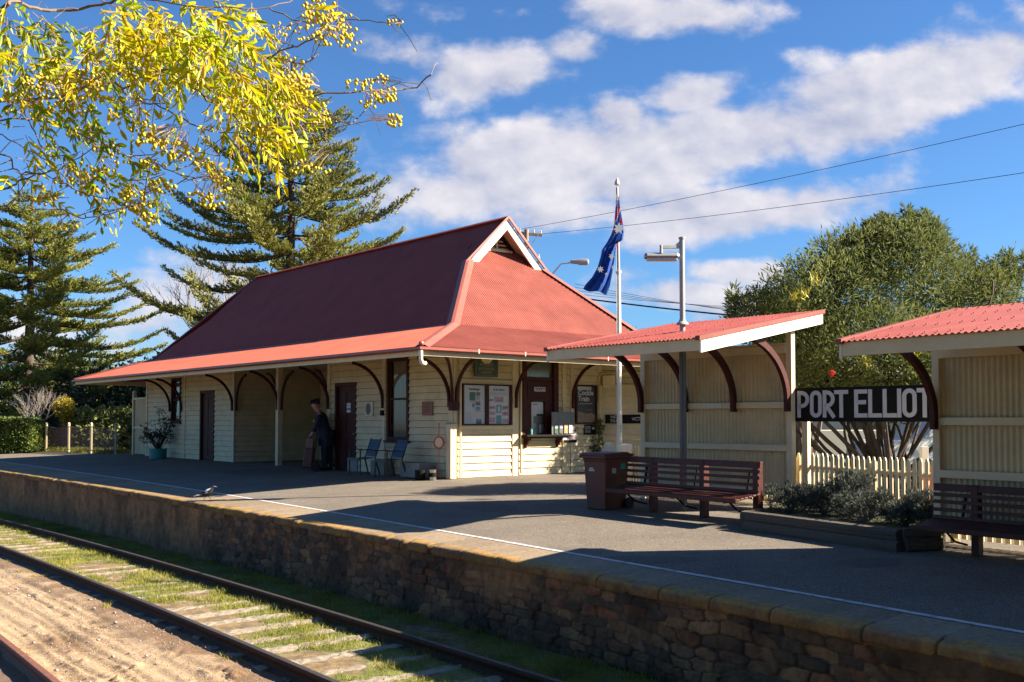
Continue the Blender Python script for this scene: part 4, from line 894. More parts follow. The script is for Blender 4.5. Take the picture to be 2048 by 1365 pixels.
def potplant():
    p = G(310, 919)+Vector((0,.3,0)); t = thing('potted_shrub', 'dark twiggy shrub in a round teal pot at far end of station', 'plant', p)
    MB().lathe([(.28,0),(.30,.02),(.31,.34),(.325,.34),(.325,.38),(.29,.38),(.28,.32)], n=28).build('pot', M['teal'], t, smooth=True)
    mb = MB(); r = random.Random(4); tips = [(r.uniform(-.5,.5), r.uniform(-.4,.4), r.uniform(.8,1.5)) for _ in range(26)]+[(0.0,0,1.85),(.08,.1,1.75),(-.6,0,1.0)]
    limbs(mb, (0,0,.3), tips, .012, r, .2, r1=.004); mb.build('stems', M['darkbark'], t)
    foliage('leaves', M['potleaf'], t, [((q[0],q[1],q[2]-.08),(.14,.14,.16),1) for q in tips]+[((-.45,0,.75),(.25,.2,.15),3),((.1,0,.7),(.45,.3,.3),5)], 3400, .075, .022, seed=5)
potplant()
def screen():
    o = C0+A*19.75+Bv*.02; t = thing('corrugated_screen', 'cream corrugated iron screen beyond the far end of the station', 'screen', o, TH)
    corr(lambda s,z,h: (h, s, z), 0, 1.25, lambda s: .05, lambda s: 2.2, .076, .009, 'sheet', M['corrcream'], t)
    x = MB(); x.bb(-.06,.06,1.3,1.42,0,2.42); x.bb(-.05,.05,0.0,1.3,1.05,1.13); x.bb(-.05,.05,0,1.3,2.2,2.28); x.build('frame', M['trim'], t, bevel=.005)
    x = MB(); x.ball((0,1.36,2.49), .085, None, 12, 8); x.build('post_cap', M['trim'], t, smooth=True)
screen()

# ---------------------------------------------------------------- shelters
def shelter(loc, rz, label, x0, x1, yf, yb, zf, zb, scale, Lw=3.05, tall=2.6, xs=(0,1.02,2.03,3.05)):
    t = thing('platform_shelter', label, 'shelter', loc, rz, scale=scale)
    sl_ = (zb-zf)/(yb-yf); zr = lambda y: zf+(y-yf)*sl_
    # back wall
    x = MB(); 
    for xx in (0, Lw): x = MB(); x.bb(xx-.05,xx+.05,-.06,.05,-.08,zr(0)-.06); x.build('post', M['trim'], t, bevel=.006)
    x = MB()
    for z, hh in ((.25,.10),(.955,.10),(1.635,.10),(tall-.08,.13)): x.bb(.05,Lw-.05,-.075,-.02,z-hh/2,z+hh/2)
    x.bb(.05,Lw-.05,-.09,.03,tall-.01,tall+.02)
    x.build('rail_board', M['trim'], t, bevel=.004)
    corr(lambda s,z,h: (s, .01+h, z), .05, Lw-.05, lambda s: .2, lambda s: tall, .076, .0095, 'wall_sheet', M['corrcream'], t)
    # roof
    n = Vector((0,-sl_,1)).normalized()
    corr(lambda s,y,h: (s, y+n.y*h, zr(y)+n.z*h), x0, x1, lambda s: yf-.05, lambda s: yb+.04, .076, .010, 'roof', M['sroof'], t, nper=10)
    fx = MB(); r_ = np.random.default_rng(3)
    for i in range(int((x1-x0)/.152)):
        for y in (yf+.12, yf+.9, yf+1.7, yf+2.4, yb-.1):
            if y < yb: fx.box((x0+.095+.152*i, y, zr(y)+.014), (.018,.018,.012), M['flash'])
    fx.build('roof_screws', M['brown'], t)
    x = MB(); x.bb(x0,x1,yf,yf+.035,zf-.185,zf-.022); x.bb(x0,x1,yb-.05,yb-.01,zb-.2,zb-.03)
    f = x.build('fascia', M['trim'], t, bevel=.003)
    for xx in (x0-.036, x1):
        x = MB(); V = []
        for (y, z) in ((yf-.005, zf-.215),(yf-.005,zf-.03),(yb,zb-.03),(yb,zb-.215)): V += [(xx, y, z), (xx+.034, y, z)]
        x.add(V, [(0,2,4,6),(1,7,5,3),(0,1,3,2),(2,3,5,4),(4,5,7,6),(6,7,1,0)]); x.build('barge_board', M['white'], t)
    for xx in (x0-.05, x1-.03):
        x = MB(); V = []
        for (y, z) in ((yf-.055, zf-.045),(yf-.055,zf+.022),(yb+.045,zb+.024),(yb+.045,zb-.043)): V += [(xx, y, z), (xx+.08, y, z)]
        x.add(V, [(0,2,4,6),(1,7,5,3),(0,1,3,2),(2,3,5,4),(4,5,7,6),(6,7,1,0)]); x.build('verge_capping', M['roofend'], t)
    x = MB()
    for k in range(5):
        y = yf+.5+(yb-yf-.7)*k/4; x.bb(x0+.01,x1-.01,y-.02,y+.02,zr(y)-.09,zr(y)-.014)
    x.build('purlin', M['trim'], t)
    for xx in xs:
        b = arc_bracket(1.28, 1.53, zr(-1.2)-.12, .07, .10).build('bracket', M['maroon'], t); b.rotation_euler = (0,0,-PI/2); b.location = (xx, -.06, 0)
    return t
THS = math.atan(1774/F); l1 = Vector((-math.sin(THS), math.cos(THS), 0)); n1_ = Vector((math.cos(THS), math.sin(THS), 0))
BR = Vector((4.4,15.7,0)); L1, k1 = FX(*(BR+l1*3.02).xy)
SH1 = shelter(L1, THS-PI/2, 'complete cream and red platform shelter with lamp pole rising through its roof', .06, 3.13, -2.46, .72, 2.56, 3.17, k1, Lw=3.02, xs=(0,1.0,2.0,3.02))
x = MB(); x.bb(1.35,1.75,-.082,-.076,1.61,1.67); x.build('small_plate', M['lampglass'], SH1)
TH2 = R(36); l2 = Vector((-math.sin(TH2), math.cos(TH2), 0))
L2, k2 = FX(4.72, 11.03)
SH2 = shelter(L2, TH2-PI/2, 'cream and red platform shelter cut off by the right edge', -.04, 6.3, -1.98, .5, 2.60, 3.14, .846*k2, Lw=6.2, xs=(0,1.5,3.1,4.6,6.2))

# ---------------------------------------------------------------- station name board
def strokes(mb, pts, w, y, th=.012, closed=False):
    """thick flat stroke through 2-D points"""
    P = [Vector((p[0], p[1])) for p in pts]; n = len(P); Lp, Rp = [], []
    for i in range(n):
        a = P[(i-1) % n] if (closed or i) else P[i]; b = P[(i+1) % n] if (closed or i < n-1) else P[i]
        if a == P[i]: d = b-P[i]; s = 1
        elif b == P[i]: d = P[i]-a; s = 1
        else:
            d1 = (P[i]-a).normalized(); d2 = (b-P[i]).normalized(); d = d1+d2; s = 1/max(.5, math.sqrt((1+d1.dot(d2))/2))
        d = d.normalized(); nn = Vector((-d.y, d.x))*w/2*s; Lp.append(P[i]+nn); Rp.append(P[i]-nn)
    V = [(q.x, y, q.y) for q in Lp]+[(q.x, y, q.y) for q in Rp]+[(q.x, y+th, q.y) for q in Lp]+[(q.x, y+th, q.y) for q in Rp]; m = n if closed else n-1; Fs = []
    for i in range(m):
        j = (i+1) % n; Fs += [(i, n+i, n+j, j), (i, j, 2*n+j, 2*n+i), (n+i, 3*n+i, 3*n+j, n+j)]
    if not closed: Fs += [(0, 2*n, 3*n, n), (n-1, 2*n-1, 4*n-1, 3*n-1)]
    mb.add(V, Fs)
def nameboard():
    o = Vector((4.50,15.78,0)); p_, k_ = FX(4.50,15.78); o = Vector((p_.x, p_.y, CAMZ-.028*k_)); Ln = 2.95; Hb = .53; t = thing('station_nameboard', 'long black station nameboard with large pale letters between the two shelters', 'sign', o, THS-PI/2)
    x = MB(); x.bb(0,Ln,-.03,0,0,Hb); x.build('board', M['black'], t, bevel=.004); t.scale = (k_,)*3
    for q in (.10, Ln-.3): x = MB(); x.bb(q,q+.1,.0,.09,-1.40,Hb-.02); x.build('post', M['trim'], t, bevel=.004)
    H = .42; z0 = .062; w = .062
    # letter left edges measured along the board
    def pos(px): 
        r = ray(px, 840); k = (o.x*r.y-o.y*r.x); d = Vector((math.sin(THS), -math.cos(THS))); # solve o + d*s on the ray
        return (o.y*r.x-o.x*r.y)/(d.x*r.y-d.y*r.x)/k_
    def arc(cx, cz, rx, rz, a0, a1, n=8): return [(cx+rx*math.cos(R(a0+(a1-a0)*i/n)), cz+rz*math.sin(R(a0+(a1-a0)*i/n))) for i in range(n+1)]
    hw = w/2
    def letter(ch, xa, xb):
        m = MB(); a, b = xa+hw, xb-hw; lo, hi = z0+hw, z0+H-hw
        if ch == 'I': strokes(m, [((a+b)/2, z0), ((a+b)/2, z0+H)], w, -.034)
        elif ch == 'L': strokes(m, [(a, z0+H), (a, lo), (xb, lo)], w, -.034)
        elif ch == 'E': strokes(m, [(xb, hi), (a, hi), (a, lo), (xb, lo)], w, -.034); strokes(m, [(a, (lo+hi)/2+.02), (xb-.02, (lo+hi)/2+.02)], w, -.035)
        elif ch == 'T': strokes(m, [(xa, hi), (xb, hi)], w, -.034); strokes(m, [((xa+xb)/2, hi), ((xa+xb)/2, z0)], w, -.035)
        elif ch == 'O':
            r = (b-a)/2; strokes(m, arc((a+b)/2, hi-r, r, r, 180, 0)+arc((a+b)/2, lo+r, r, r, 0, -180), w, -.034, closed=True)
        elif ch in 'PR':
            mid = lo+(hi-lo)*.42; r = (hi-mid)/2; rx = min(r, (b-a)*.9)
            strokes(m, [(a, z0), (a, hi), (b-rx, hi)]+arc(b-rx, hi-r, rx, r, 90, -90)[1:-1]+[(b-rx, mid), (a, mid)], w, -.034)
            if ch == 'R': strokes(m, [(b-rx-.01, mid), (xb-.01, z0)], w, -.035)
        m.build('letter', M['lett'], t)
    for ch, p0, p1 in (('P',1597,1621),('O',1622.5,1646),('R',1648,1672),('T',1671,1699),('E',1711,1737),('L',1739,1766),('L',1768,1796),('I',1796,1806),('O',1807,1836),('T',1836,1868)):
        letter(ch, pos(p0), pos(p1))
nameboard()

# ---------------------------------------------------------------- benches
def bench(loc, rz, label, scale=None, Lb=2.62):
    """origin at the rear left foot line; x along the seat, -y towards the platform edge"""
    t = thing('slatted_bench', label, 'bench', loc, rz, 'maroon platform benches', scale)
    s = MB()
    for k in range(6): s.box((Lb/2, -.44+.082*k, .345+.012*(k-1)), (Lb, .066, .026), None, Matrix.Rotation(R(6), 3, 'X'))
    s.box((Lb/2, -.485, .325), (Lb, .022, .06)); s.build('seat', M['wood'], t, bevel=.005)
    b = MB()
    for z, hh in ((.43,.045),(.52,.045),(.615,.045),(.70,.045),(.79,.09)): b.box((Lb/2, .0+(z-.4)*.10-.03, z), (Lb, .022, hh), None, Matrix.Rotation(R(-7), 3, 'X'))
    b.build('backrest', M['wood'], t, bevel=.004)
    for xx in (.52, 1.56, 2.54):
        l = MB(); l.bb(xx-.045,xx+.045,-.01,.10,0,.83); l.build('post', M['wood'], t, bevel=.005)
        l = MB(); l.bar((xx-.16,-.45,.30),(xx-.16,.02,.36),.035,.04); l.bar((xx-.16,.0,.36),(xx-.13,.05,.72),.03,.02,up=(0,1,0)); l.bar((xx-.10,.02,.33),(xx-.05,.04,.50),.025,.02,up=(0,1,0))
        l.tube([(xx-.14,-.38,.30),(xx-.14,-.2,.17),(xx-.1,.0,.12)], .014, 6); l.build('support', M['black'], t)
    return t
lb = Vector((-math.sin(R(36)), math.cos(R(36)), 0)); Rb, kb = FX(*(Vector((3.31,13.50,0))+lb*2.56).xy); bench(Rb, R(-54), 'maroon slatted bench inside the shelter beside the bin', kb)
Rc, kc = FX(4.50,10.66); bench(Rc, R(-54), 'maroon slatted bench cut off by the right edge of the picture', .87*kc, 3.6)

# ---------------------------------------------------------------- wheelie bin
def wbin():
    t = thing('wheelie_bin', 'dark red wheeled rubbish bin standing at the left end of a bench', 'bin', FX(1.44,15.40)[0], THS-PI/2+.0, scale=FX(1.44,15.40)[1])
    # local: x to the right along shelter front (towards camera right), y back
    w, d = .40, .47; x0 = -.40
    V = []; 
    for (z, g, sh) in ((0.0,0,.02),(.04,.0,.0),(.74,.035,-.0),(.80,.05,-.0)):
        V += [(x0-g, -g, z), (0+g, -g, z), (0+g, d+g, z), (x0-g, d+g, z)]
    x = MB(); x.add(V, [(3,2,1,0)]+[(i*4+j, i*4+(j+1)%4, (i+1)*4+(j+1)%4, (i+1)*4+j) for i in range(3) for j in range(4)]+[(12,13,14,15)]); x.build('bin_body', M['binp'], t, bevel=.022)
    x = MB(); x.bb(x0-.075,.075,-.10,d+.05,.80,.845); x.build('rim', M['binp'], t, bevel=.012)
    x = MB(); V = [(x0-.09,-.12,.845),(.09,-.12,.845),(.09,d+.08,.845),(x0-.09,d+.08,.845),(x0-.03,-.05,.885),(.03,-.05,.885),(.03,d+.02,.895),(x0-.03,d+.02,.895)]; x.add(V, [(0,1,5,4),(1,2,6,5),(2,3,7,6),(3,0,4,7),(4,5,6,7),(3,2,1,0)])
    x.tube([(x0-.06,d+.10,.85),(.06,d+.10,.85)], .022, 8); x.build('lid', M['binp'], t, bevel=.01)
    for xx in (x0-.05, .05):
        x = MB(); x.tube([(xx-.025,d+.02,.09),(xx+.025,d+.02,.09)], .09, 16); x.build('wheel', M['rubber'], t, bevel=.004)
    x = MB(); x.bb(x0+.08,x0+.20,-.034,-.030,.60,.625,M['lett']); x.bb(x0+.10,x0+.17,-.036,-.0335,.63,.655,M['lett']); x.build('badge', None, t)
    x = MB(); x.bb(.030,.034,.32,.42,.63,.73,mat('green sticker', (.02,.30,.19), .5, .1, 5)); x.bb(.030,.034,.12,.21,.57,.65,M['paper']); x.build('sticker', None, t)
wbin()

# ---------------------------------------------------------------- lamp and flag poles
def lamp():
    b = Vector((2.62,15.35,0)); px = D(1366, 840, 15.35); b, kl = FX(px.x, 15.35); t = thing('lamp_post', 'tall grey lamp post passing through shelter roof with a long flat lamp', 'lamp post', b, scale=kl)
    MB().tube([(0,0,0),(0,0,2.75)], .055, 14).build('lower_pole', M['shadedpole'], t, smooth=True)
    MB().tube([(0,0,2.75),(0,0,4.22)], .042, 14).tube([(0,0,4.2),(0,0,4.23)], .052, 14).build('upper_pole', M['greypole'], t, smooth=True)
    MB().lathe([(.10,2.87),(.085,2.90),(.055,2.92),(.05,2.95)], n=18).build('roof_collar', M['greypole'], t, smooth=True)
    x = MB(); x.bar((0,0,4.08),(-.34,-.05,4.07),.04,.05); x.bar((0,0,4.18),(-.12,-.02,4.07),.03,.03); x.tube([(-.33,-.05,4.10),(-.33,-.05,3.97)], .025, 8); x.build('arm', M['greypole'], t, bevel=.003)
    o = MB(); L = .52; prof = [(-.07,0),(-.085,.03),(-.06,.075),(.0,.09),(.06,.075),(.085,.03),(.07,0)]; V = []; xs = [-.58,-.55,-.08,-.05]
    for i, xx in enumerate(xs):
        k = .8 if i in (0, 3) else 1
        V += [(xx, p[0]*k, 3.90+p[1]*k) for p in prof]
    n = 7; o.add(V, [(i*n+j, i*n+j+1, (i+1)*n+j+1, (i+1)*n+j) for i in range(3) for j in range(n-1)]+[tuple(range(n)), tuple(21+j for j in range(n-1,-1,-1))]); o.build('lamp_housing', M['galv'], t)
    MB().bb(-.55,-.08,-.068,.068,3.86,3.905).build('diffuser', M['lampglass'], t, bevel=.015)
lamp()
def flagpole():
    b = Vector((D(1239,840,19.8).x, 19.8, 0)); t = thing('flagpole', 'tall white flagpole with a small finial behind the picket fence', 'flagpole', b)
    MB().tube([(0,0,0),(0,0,.95),(-.01,0,4.35)], [.055,.055,.042], 12).build('lower_pole', M['white'], t, smooth=True)
    MB().tube([(-.01,0,4.35),(-.03,0,6.05)], [.034,.024], 10).build('upper_pole', M['greypole'], t, smooth=True)
    MB().tube([(-.01,0,4.33),(-.01,0,4.38)], .055, 12).build('collar', M['white'], t)
    MB().lathe([(.01,6.04),(.01,6.10),(.055,6.11),(.05,6.16),(.03,6.20),(.025,6.23),(.012,6.24)], (-.03,0,0), 14).build('finial', M['lampglass'], t, smooth=True)
    x = MB(); x.tube([(-.05,-.04,1.2),(-.06,-.05,5.9)], .005, 5); x.tube([(.03,-.05,1.15),(.03,-.06,1.3)], .012, 6); x.build('halyard', M['lett'], t)
    # flag: folded cloth hanging from the halyard, traced with real folds and thickness
    y0 = 19.8; f = thing('flag', 'blue flag with white stars hanging limp down the flagpole', 'flag', D(1236, 395, y0))
    base = Vector(f.location)
    L_ = [(1233,392),(1231,415),(1229,440),(1227,455),(1222,470),(1214,485),(1204,500),(1201,515),(1195,535),(1184,555),(1172,568),(1166,578)]
    R_ = [(1238,392),(1240,415),(1243,430),(1246,450),(1248,465),(1246,480),(1236,486),(1231,500),(1228,525),(1224,550),(1219,575),(1213,590)]
    n = len(L_); nw = 22; V = []; ff = lambda p, q, t: (p[0]*(1-t)+q[0]*t, p[1]*(1-t)+q[1]*t)
    us = np.linspace(0, n-1, 60)
    Lx = np.interp(us, range(n), [p[0] for p in L_]); Ly = np.interp(us, range(n), [p[1] for p in L_]); Rx = np.interp(us, range(n), [p[0] for p in R_]); Ry = np.interp(us, range(n), [p[1] for p in R_])
    cols = []
    for i in range(60):
        for j in range(nw):
            t_ = j/(nw-1); px = Lx[i]*(1-t_)+Rx[i]*t_; py = Ly[i]*(1-t_)+Ry[i]*t_
            if i == 59: py += 2.5*math.sin(t_*7)
            dy = .10*math.sin(t_*9.5+us[i]*.55)*min(1, us[i]/4)+.05*math.sin(t_*21+us[i])*min(1, us[i]/7)-.12
            P = D(px, py, y0+dy)-base; V.append(P)
    Fs = grid_faces(60, nw).tolist(); x = MB(); 
    x.add(V, Fs, None); o = x.build('cloth', None, f, smooth=True); o.data.materials.append(M['navy']); o.data.materials.append(M['red']); o.data.materials.append(M['flagwhite'])
    mi = []
    for q in Fs:
        i, j = divmod(q[0], nw); u = us[i]; t_ = j/(nw-1); k = 0
        if u < 3.6:
            s = u*.9+t_*1.2
            k = 1 if (s % 1.5) < .55 else (2 if (s % 1.5) < .8 else 0)
            if u > 2.0 and t_ > .45: k = 0 if u > 2.7 else k
        if u > 5.6 and u < 6.6 and t_ > .93: k = 1
        mi.append(k)
    o.data.polygons.foreach_set('material_index', mi)
    for (px, py, r, np_) in ((1238,457,13,7),(1223.5,513,7,7),(1201,539,7.5,7),(1213,548.5,4,5),(1225.5,535,5,5)):
        s = MB(); c = D(px, py, y0-.30)-base; V = []; rr = r/F*19.5
        for k in range(np_*2):
            a = PI/2+PI*k/np_; q = rr*(1 if k % 2 == 0 else .48); V.append((c.x+q*math.cos(a)*(.55 if px == 1225.5 else 1), c.y, c.z+q*math.sin(a)))
        s.add(V, [tuple(range(np_*2))]); s.build('star', M['flagwhite'], f)
flagpole()

# ---------------------------------------------------------------- picket fences
def pickets(pts, label, h=.89, sp=.105, seed=1, z0=.06, w=.062):
    r = random.Random(seed); pts = [FX(q[0],q[1])[0] for q in pts]; p0 = Vector(pts[0]); t = thing('picket_fence', label, 'fence', p0); mb = MB(); rl = MB()
    for a, b in zip(pts[:-1], pts[1:]):
        a, b = Vector(a), Vector(b); d = (b-a); L = d.length; d.normalize(); nn = Vector((d.y, -d.x, 0)); n = int(L/sp)
        for i in range(n):
            c = a+d*(sp*(i+.5))-p0; hh = h+r.uniform(-.012,.012); lean = r.uniform(-.008,.008); th = .018
            V = []
            for o in (0, th):
                for (s, z) in ((-w/2,z0),(w/2,z0),(w/2,hh-.055),(.012,hh),(-.012,hh),(-w/2,hh-.055)): q = c+d*(s+lean*z/h)+nn*(o+.02); V.append((q.x,q.y,q.z+z))
            mb.add(V, [(0,1,2,3,4,5),(11,10,9,8,7,6)]+[(k,(k+1)%6,(k+1)%6+6,k+6) for k in range(6)])
        for z in (.28, h-.22):
            q0 = a-p0-nn*.01; q1 = b-p0-nn*.01; rl.bar((q0.x,q0.y,q0.z+z),(q1.x,q1.y,q1.z+z),.03,.07)
        m_ = max(1, int(L/1.4))
        for i in range(m_+1):
            q = a+d*(L*i/m_)-p0-nn*.045; ps = MB(); ps.bb(q.x-.045,q.x+.045,q.y-.045,q.y+.045,q.z-.1,q.z+h-.08); ps.build('post', M['trim'], t, bevel=.01)
    mb.build('pickets', M['trim'], t); rl.build('rails', M['trim'], t)
    return t
pickets([(4.58,16.0,0),(5.85,13.0,0)], 'cream picket fence below the station nameboard')
pickets([(1.95,20.75,0),(2.60,19.3,0),(4.45,16.45,0)], 'cream picket fence running behind the shelter with the lamp pole', seed=2)
pickets([(5.02,11.38,0),(8.3,6.9,0)], 'cream picket fence visible under the shelter at the right edge', h=.80, seed=3)
def gatepost():
    p = D(1217, 840, 20.6); t = thing('gate_post', 'broad white gate board with pointed top behind the bin', 'gate post', (p.x, 20.6, 0)); x = MB(); P = [(-.13,0),(.13,0),(.13,.78),(.04,.94),(-.04,.94),(-.13,.78)]
    x.add([(a,-.03,b) for a,b in P]+[(a,.03,b) for a,b in P], [(0,1,2,3,4,5),(11,10,9,8,7,6)]+[(k,(k+1)%6,(k+1)%6+6,k+6) for k in range(6)]); x.build('gate_board', M['white'], t)
    p = D(1251, 840, 19.5); t = MB().bb(-.12,.12,-.1,.1,0,.93).build('service_box', M['white'], None, bevel=.02); t.location = (p.x, 19.6, 0); tag(t, 'small white service box at the base of flagpole', 'box')
gatepost()

# ---------------------------------------------------------------- timber planter and lavender
def planter():
    t = thing('timber_planter', 'low garden bed edged with old split timber sleepers in front of picket fence', 'planter', FX(2.94,12.6)[0]); o = FX(2.94,12.6)[0]; r = np.random.default_rng(8)
    def log(a, b, z, h, d):
        a, b = FX(a[0],a[1])[0]-o, FX(b[0],b[1])[0]-o; dd = (b-a); L = dd.length; z *= 1.08; h *= 1.08; dd.normalize(); nn = Vector((-dd.y, dd.x, 0)); n = int(L/.05)+2; m = 14; V = []
        cr = r.normal(0, .008, m)
        for i in range(n):
            for j in range(m):
                an = 2*PI*j/m; cx, cz = math.cos(an), math.sin(an); q = max(abs(cx), abs(cz)); cx /= q**.75; cz /= q**.75
                k = 1+cr[j]*9+float(fbm(np.array([i*.06+j*7.1+z*5]), np.array([j*3.3]), 3)[0]-.5)*.30
                p = a+dd*(L*i/(n-1)+.0)+nn*(cx*d/2*k); V.append((p.x, p.y, p.z+z+h/2+cz*h/2*k))
        x = MB(); x.add(V, [(i*m+j, i*m+(j+1)%m, (i+1)*m+(j+1)%m, (i+1)*m+j) for i in range(n-1) for j in range(m)]+[tuple(range(m)), tuple((n-1)*m+j for j in range(m-1,-1,-1))]); x.build('timber', M['oldwood'], t)
    log((2.98,12.75,0),(4.12,10.62,0), -.01, .13, .14); log((3.02,12.8,0),(4.14,10.68,0), .115, .115, .13); log((4.18,10.66,0),(4.62,10.80,0), -.01, .14, .15); log((4.17,10.70,0),(4.62,10.84,0), .12, .12, .14); log((3.0,12.9,0),(3.35,13.45,0), -.01, .22, .13)
    x = MB(); x.v = []; P = [(3.05,12.85),(4.16,10.78),(4.75,10.98),(5.6,13.0),(4.6,15.7),(3.6,14.0)]; P = [FX(*q)[0] for q in P]; x.add([(q.x-o.x,q.y-o.y,q.z-o.z+.18) for q in P]+[(q.x-o.x,q.y-o.y,q.z-o.z) for q in P], [(0,1,2,3,4,5)]+[(k,(k+1)%6,(k+1)%6+6,k+6) for k in range(6)]); x.build('soil', M['garden'], t)
    specs = [((3.72,13.4),(.34,.3,.22),.30,'low grey green lavender bush at the left end of the timber bed'), ((4.05,13.0),(.3,.3,.26),.34,'low bluish lavender clump left of the tallest lavender'), ((4.35,12.75),(.26,.24,.36),.5,'tallest pale lavender bush in front of the fence gate post'),
             ((4.30,12.1),(.38,.32,.22),.30,'spreading dark lavender bush near the middle of timber bed'), ((4.62,11.75),(.24,.3,.16),.24,'small lavender tuft right of the middle of timber bed'), ((4.72,11.35),(.20,.22,.28),.36,'upright lavender bush against the right hand shelter post')]
    for k, ((px, py), rr, zc, lab) in enumerate(specs):
        rr = tuple(q*.88 for q in rr); zc *= .9
        s = thing('lavender_bush', lab, 'plant', FX(px,py)[0]+Vector((0,0,.18)), 0, 'lavender bushes in the timber bed', scale=FX(px,py)[1]); n = 60; g = random.Random(k); mb = MB(); tips = [(g.uniform(-1,1)*rr[0], g.uniform(-1,1)*rr[1], g.uniform(.1,1)*rr[2]+zc*.4) for _ in range(22)]
        limbs(mb, (0,0,0), tips, .008, g, .2, r1=.003, n=4); mb.build('stems', M['greybark'], s)
        foliage('leaves', M['lav'], s, [((0,0,zc*.55),rr,3)]+[(q,(.09,.09,.08),.25) for q in tips], 9000 if k in (2,) else 6500, .055, .009, up=.7, seed=20+k, jitter=.3)
planter()

# ================================================================ trees
def norfolk(base, H, half, label, seed, m, zlow=2.0, nwh=22, per=6, trunk=.32, pexp=.75, sweep=.10):
    g = np.random.default_rng(seed); r = random.Random(seed); t = thing('norfolk_pine', label, 'tree', base); tr = MB()
    tr.tube([(0.02*math.sin(i), .02*math.cos(i*1.7), H*i/14) for i in range(15)], [trunk*(1-i/15.2)**.9+.02 for i in range(15)], 10); tr.build('trunk', M['darkbark'], t, smooth=True)
    br = MB(); TC, TD, TL = [], [], []
    for k in range(nwh):
        f = max(0, (k+r.uniform(-.25,.25))/nwh); z = zlow+(H-.5-zlow)*f**.92; L0 = half*(1-f)**pexp*(1.0 if k > 1 else .85)
        n = per if f < .8 else 5; a0 = r.uniform(0, 6)
        for j in range(n):
            a = a0+2*PI*j/n+r.uniform(-.3,.3); L = max(.25, L0*r.uniform(.66, 1.12)); zz = z+r.uniform(-.15,.15); pts = []; ns = 12; el = r.uniform(-.07,.05)+.16*f*f; dr = r.uniform(.05,.16)
            for i in range(ns+1):
                u = i/ns; x = L*u; h = L*(el*u-dr*math.sin(u*PI*.9)+sweep*1.2*u**4); pts.append(Vector((x*math.cos(a), x*math.sin(a), zz+h)))
            br.tube(pts, [max(.008, trunk*.17*(L/half+.3)*(1-u/(ns+1))) for u in range(ns+1)], 5, cap=False)
            P = np.array([list(p) for p in pts]); side = np.array([-math.sin(a), math.cos(a), 0]); fw = np.array([math.cos(a), math.sin(a), 0])
            nb = max(5, int(L/.17))
            for b in range(nb):
                u = .16+.84*(b+r.random()*.6)/nb; q = u*ns; i0 = min(int(q), ns-1); c = P[i0]*(1-(q-i0))+P[i0+1]*(q-i0)
                for sg in (-1, 1):
                    l = (.10+.42*math.sin(min(1, (1.02-u)*2.2)*PI/2)*min(1, L/2))*r.uniform(.55,1.3)*1.35+.08
                    d = side*sg*r.uniform(.5,.9)+fw*r.uniform(.45,.95)+np.array([0,0,r.uniform(.0,.30)]); d /= np.linalg.norm(d); nt_ = max(3, int(l/.085))
                    for w in range(nt_):
                        v = (w+.5)/nt_; pp = c+d*l*v+np.array([0,0,.22*l*v*v]); td = d*.75+np.array([0,0,.55])+g.normal(size=3)*.30; TC.append(pp); TD.append(td); TL.append(.26*(1-.25*v))
    br.build('branches', M['darkbark'], t)
    TC = np.array(TC); TD = np.array(TD); TL = np.array(TL); k = len(TC)
    V1, F1 = blades(TC, TD, g.normal(size=(k, 3)), TL, .075, .5); V2, F2 = blades(TC+g.normal(size=(k,3))*.04, TD+g.normal(size=(k,3))*.35, g.normal(size=(k, 3)), TL*.9, .065, .5)
    V3, F3 = blades(TC+g.normal(size=(k,3))*.05, TD+g.normal(size=(k,3))*.5, g.normal(size=(k, 3)), TL*.7, .06, .5)
    V = np.concatenate([V1, V2, V3]); Fc = np.concatenate([F1, F2+4*k, F3+8*k]); npmesh('crown', V, Fc, m, t); return t
norfolk((-11.3, 50.5, -.1), 19.9, 9.2, 'tall norfolk pine with tiered branches rising behind the station roof', 5, M['pine'], zlow=3.4, nwh=16, per=7, trunk=.36, pexp=.60)
norfolk((-27.2, 56, -.1), 15.0, 9.4, 'norfolk pine with dense flat tiers at the left edge', 9, M['pine2'], zlow=1.6, nwh=18, per=7, trunk=.34, pexp=.62, sweep=.06)

def bigtree(name, label, base, blobs, n, L, Wd, m, seed, trunkr=.12, up=.2, ntips=60, cat='tree', surf=.55, bark='bark', r1=.012, jitter=.35, bend=.22):
    t = thing(name, label, cat, base); g = random.Random(seed); tips = []
    for _ in range(ntips):
        c, rr, w = g.choices(blobs, [b[2] for b in blobs])[0]; v = Vector((g.gauss(0,1), g.gauss(0,1), g.gauss(0,1))).normalized()*g.uniform(.4, .95); tips.append((c[0]+v.x*rr[0], c[1]+v.y*rr[1], c[2]+v.z*rr[2]))
    mb = MB(); limbs(mb, (0,0,0), tips, trunkr, g, bend, r1=r1, n=9); mb.build('trunk', M[bark], t); foliage('crown', m, t, blobs, n, L, Wd, up, surf, 0, seed, jitter); return t
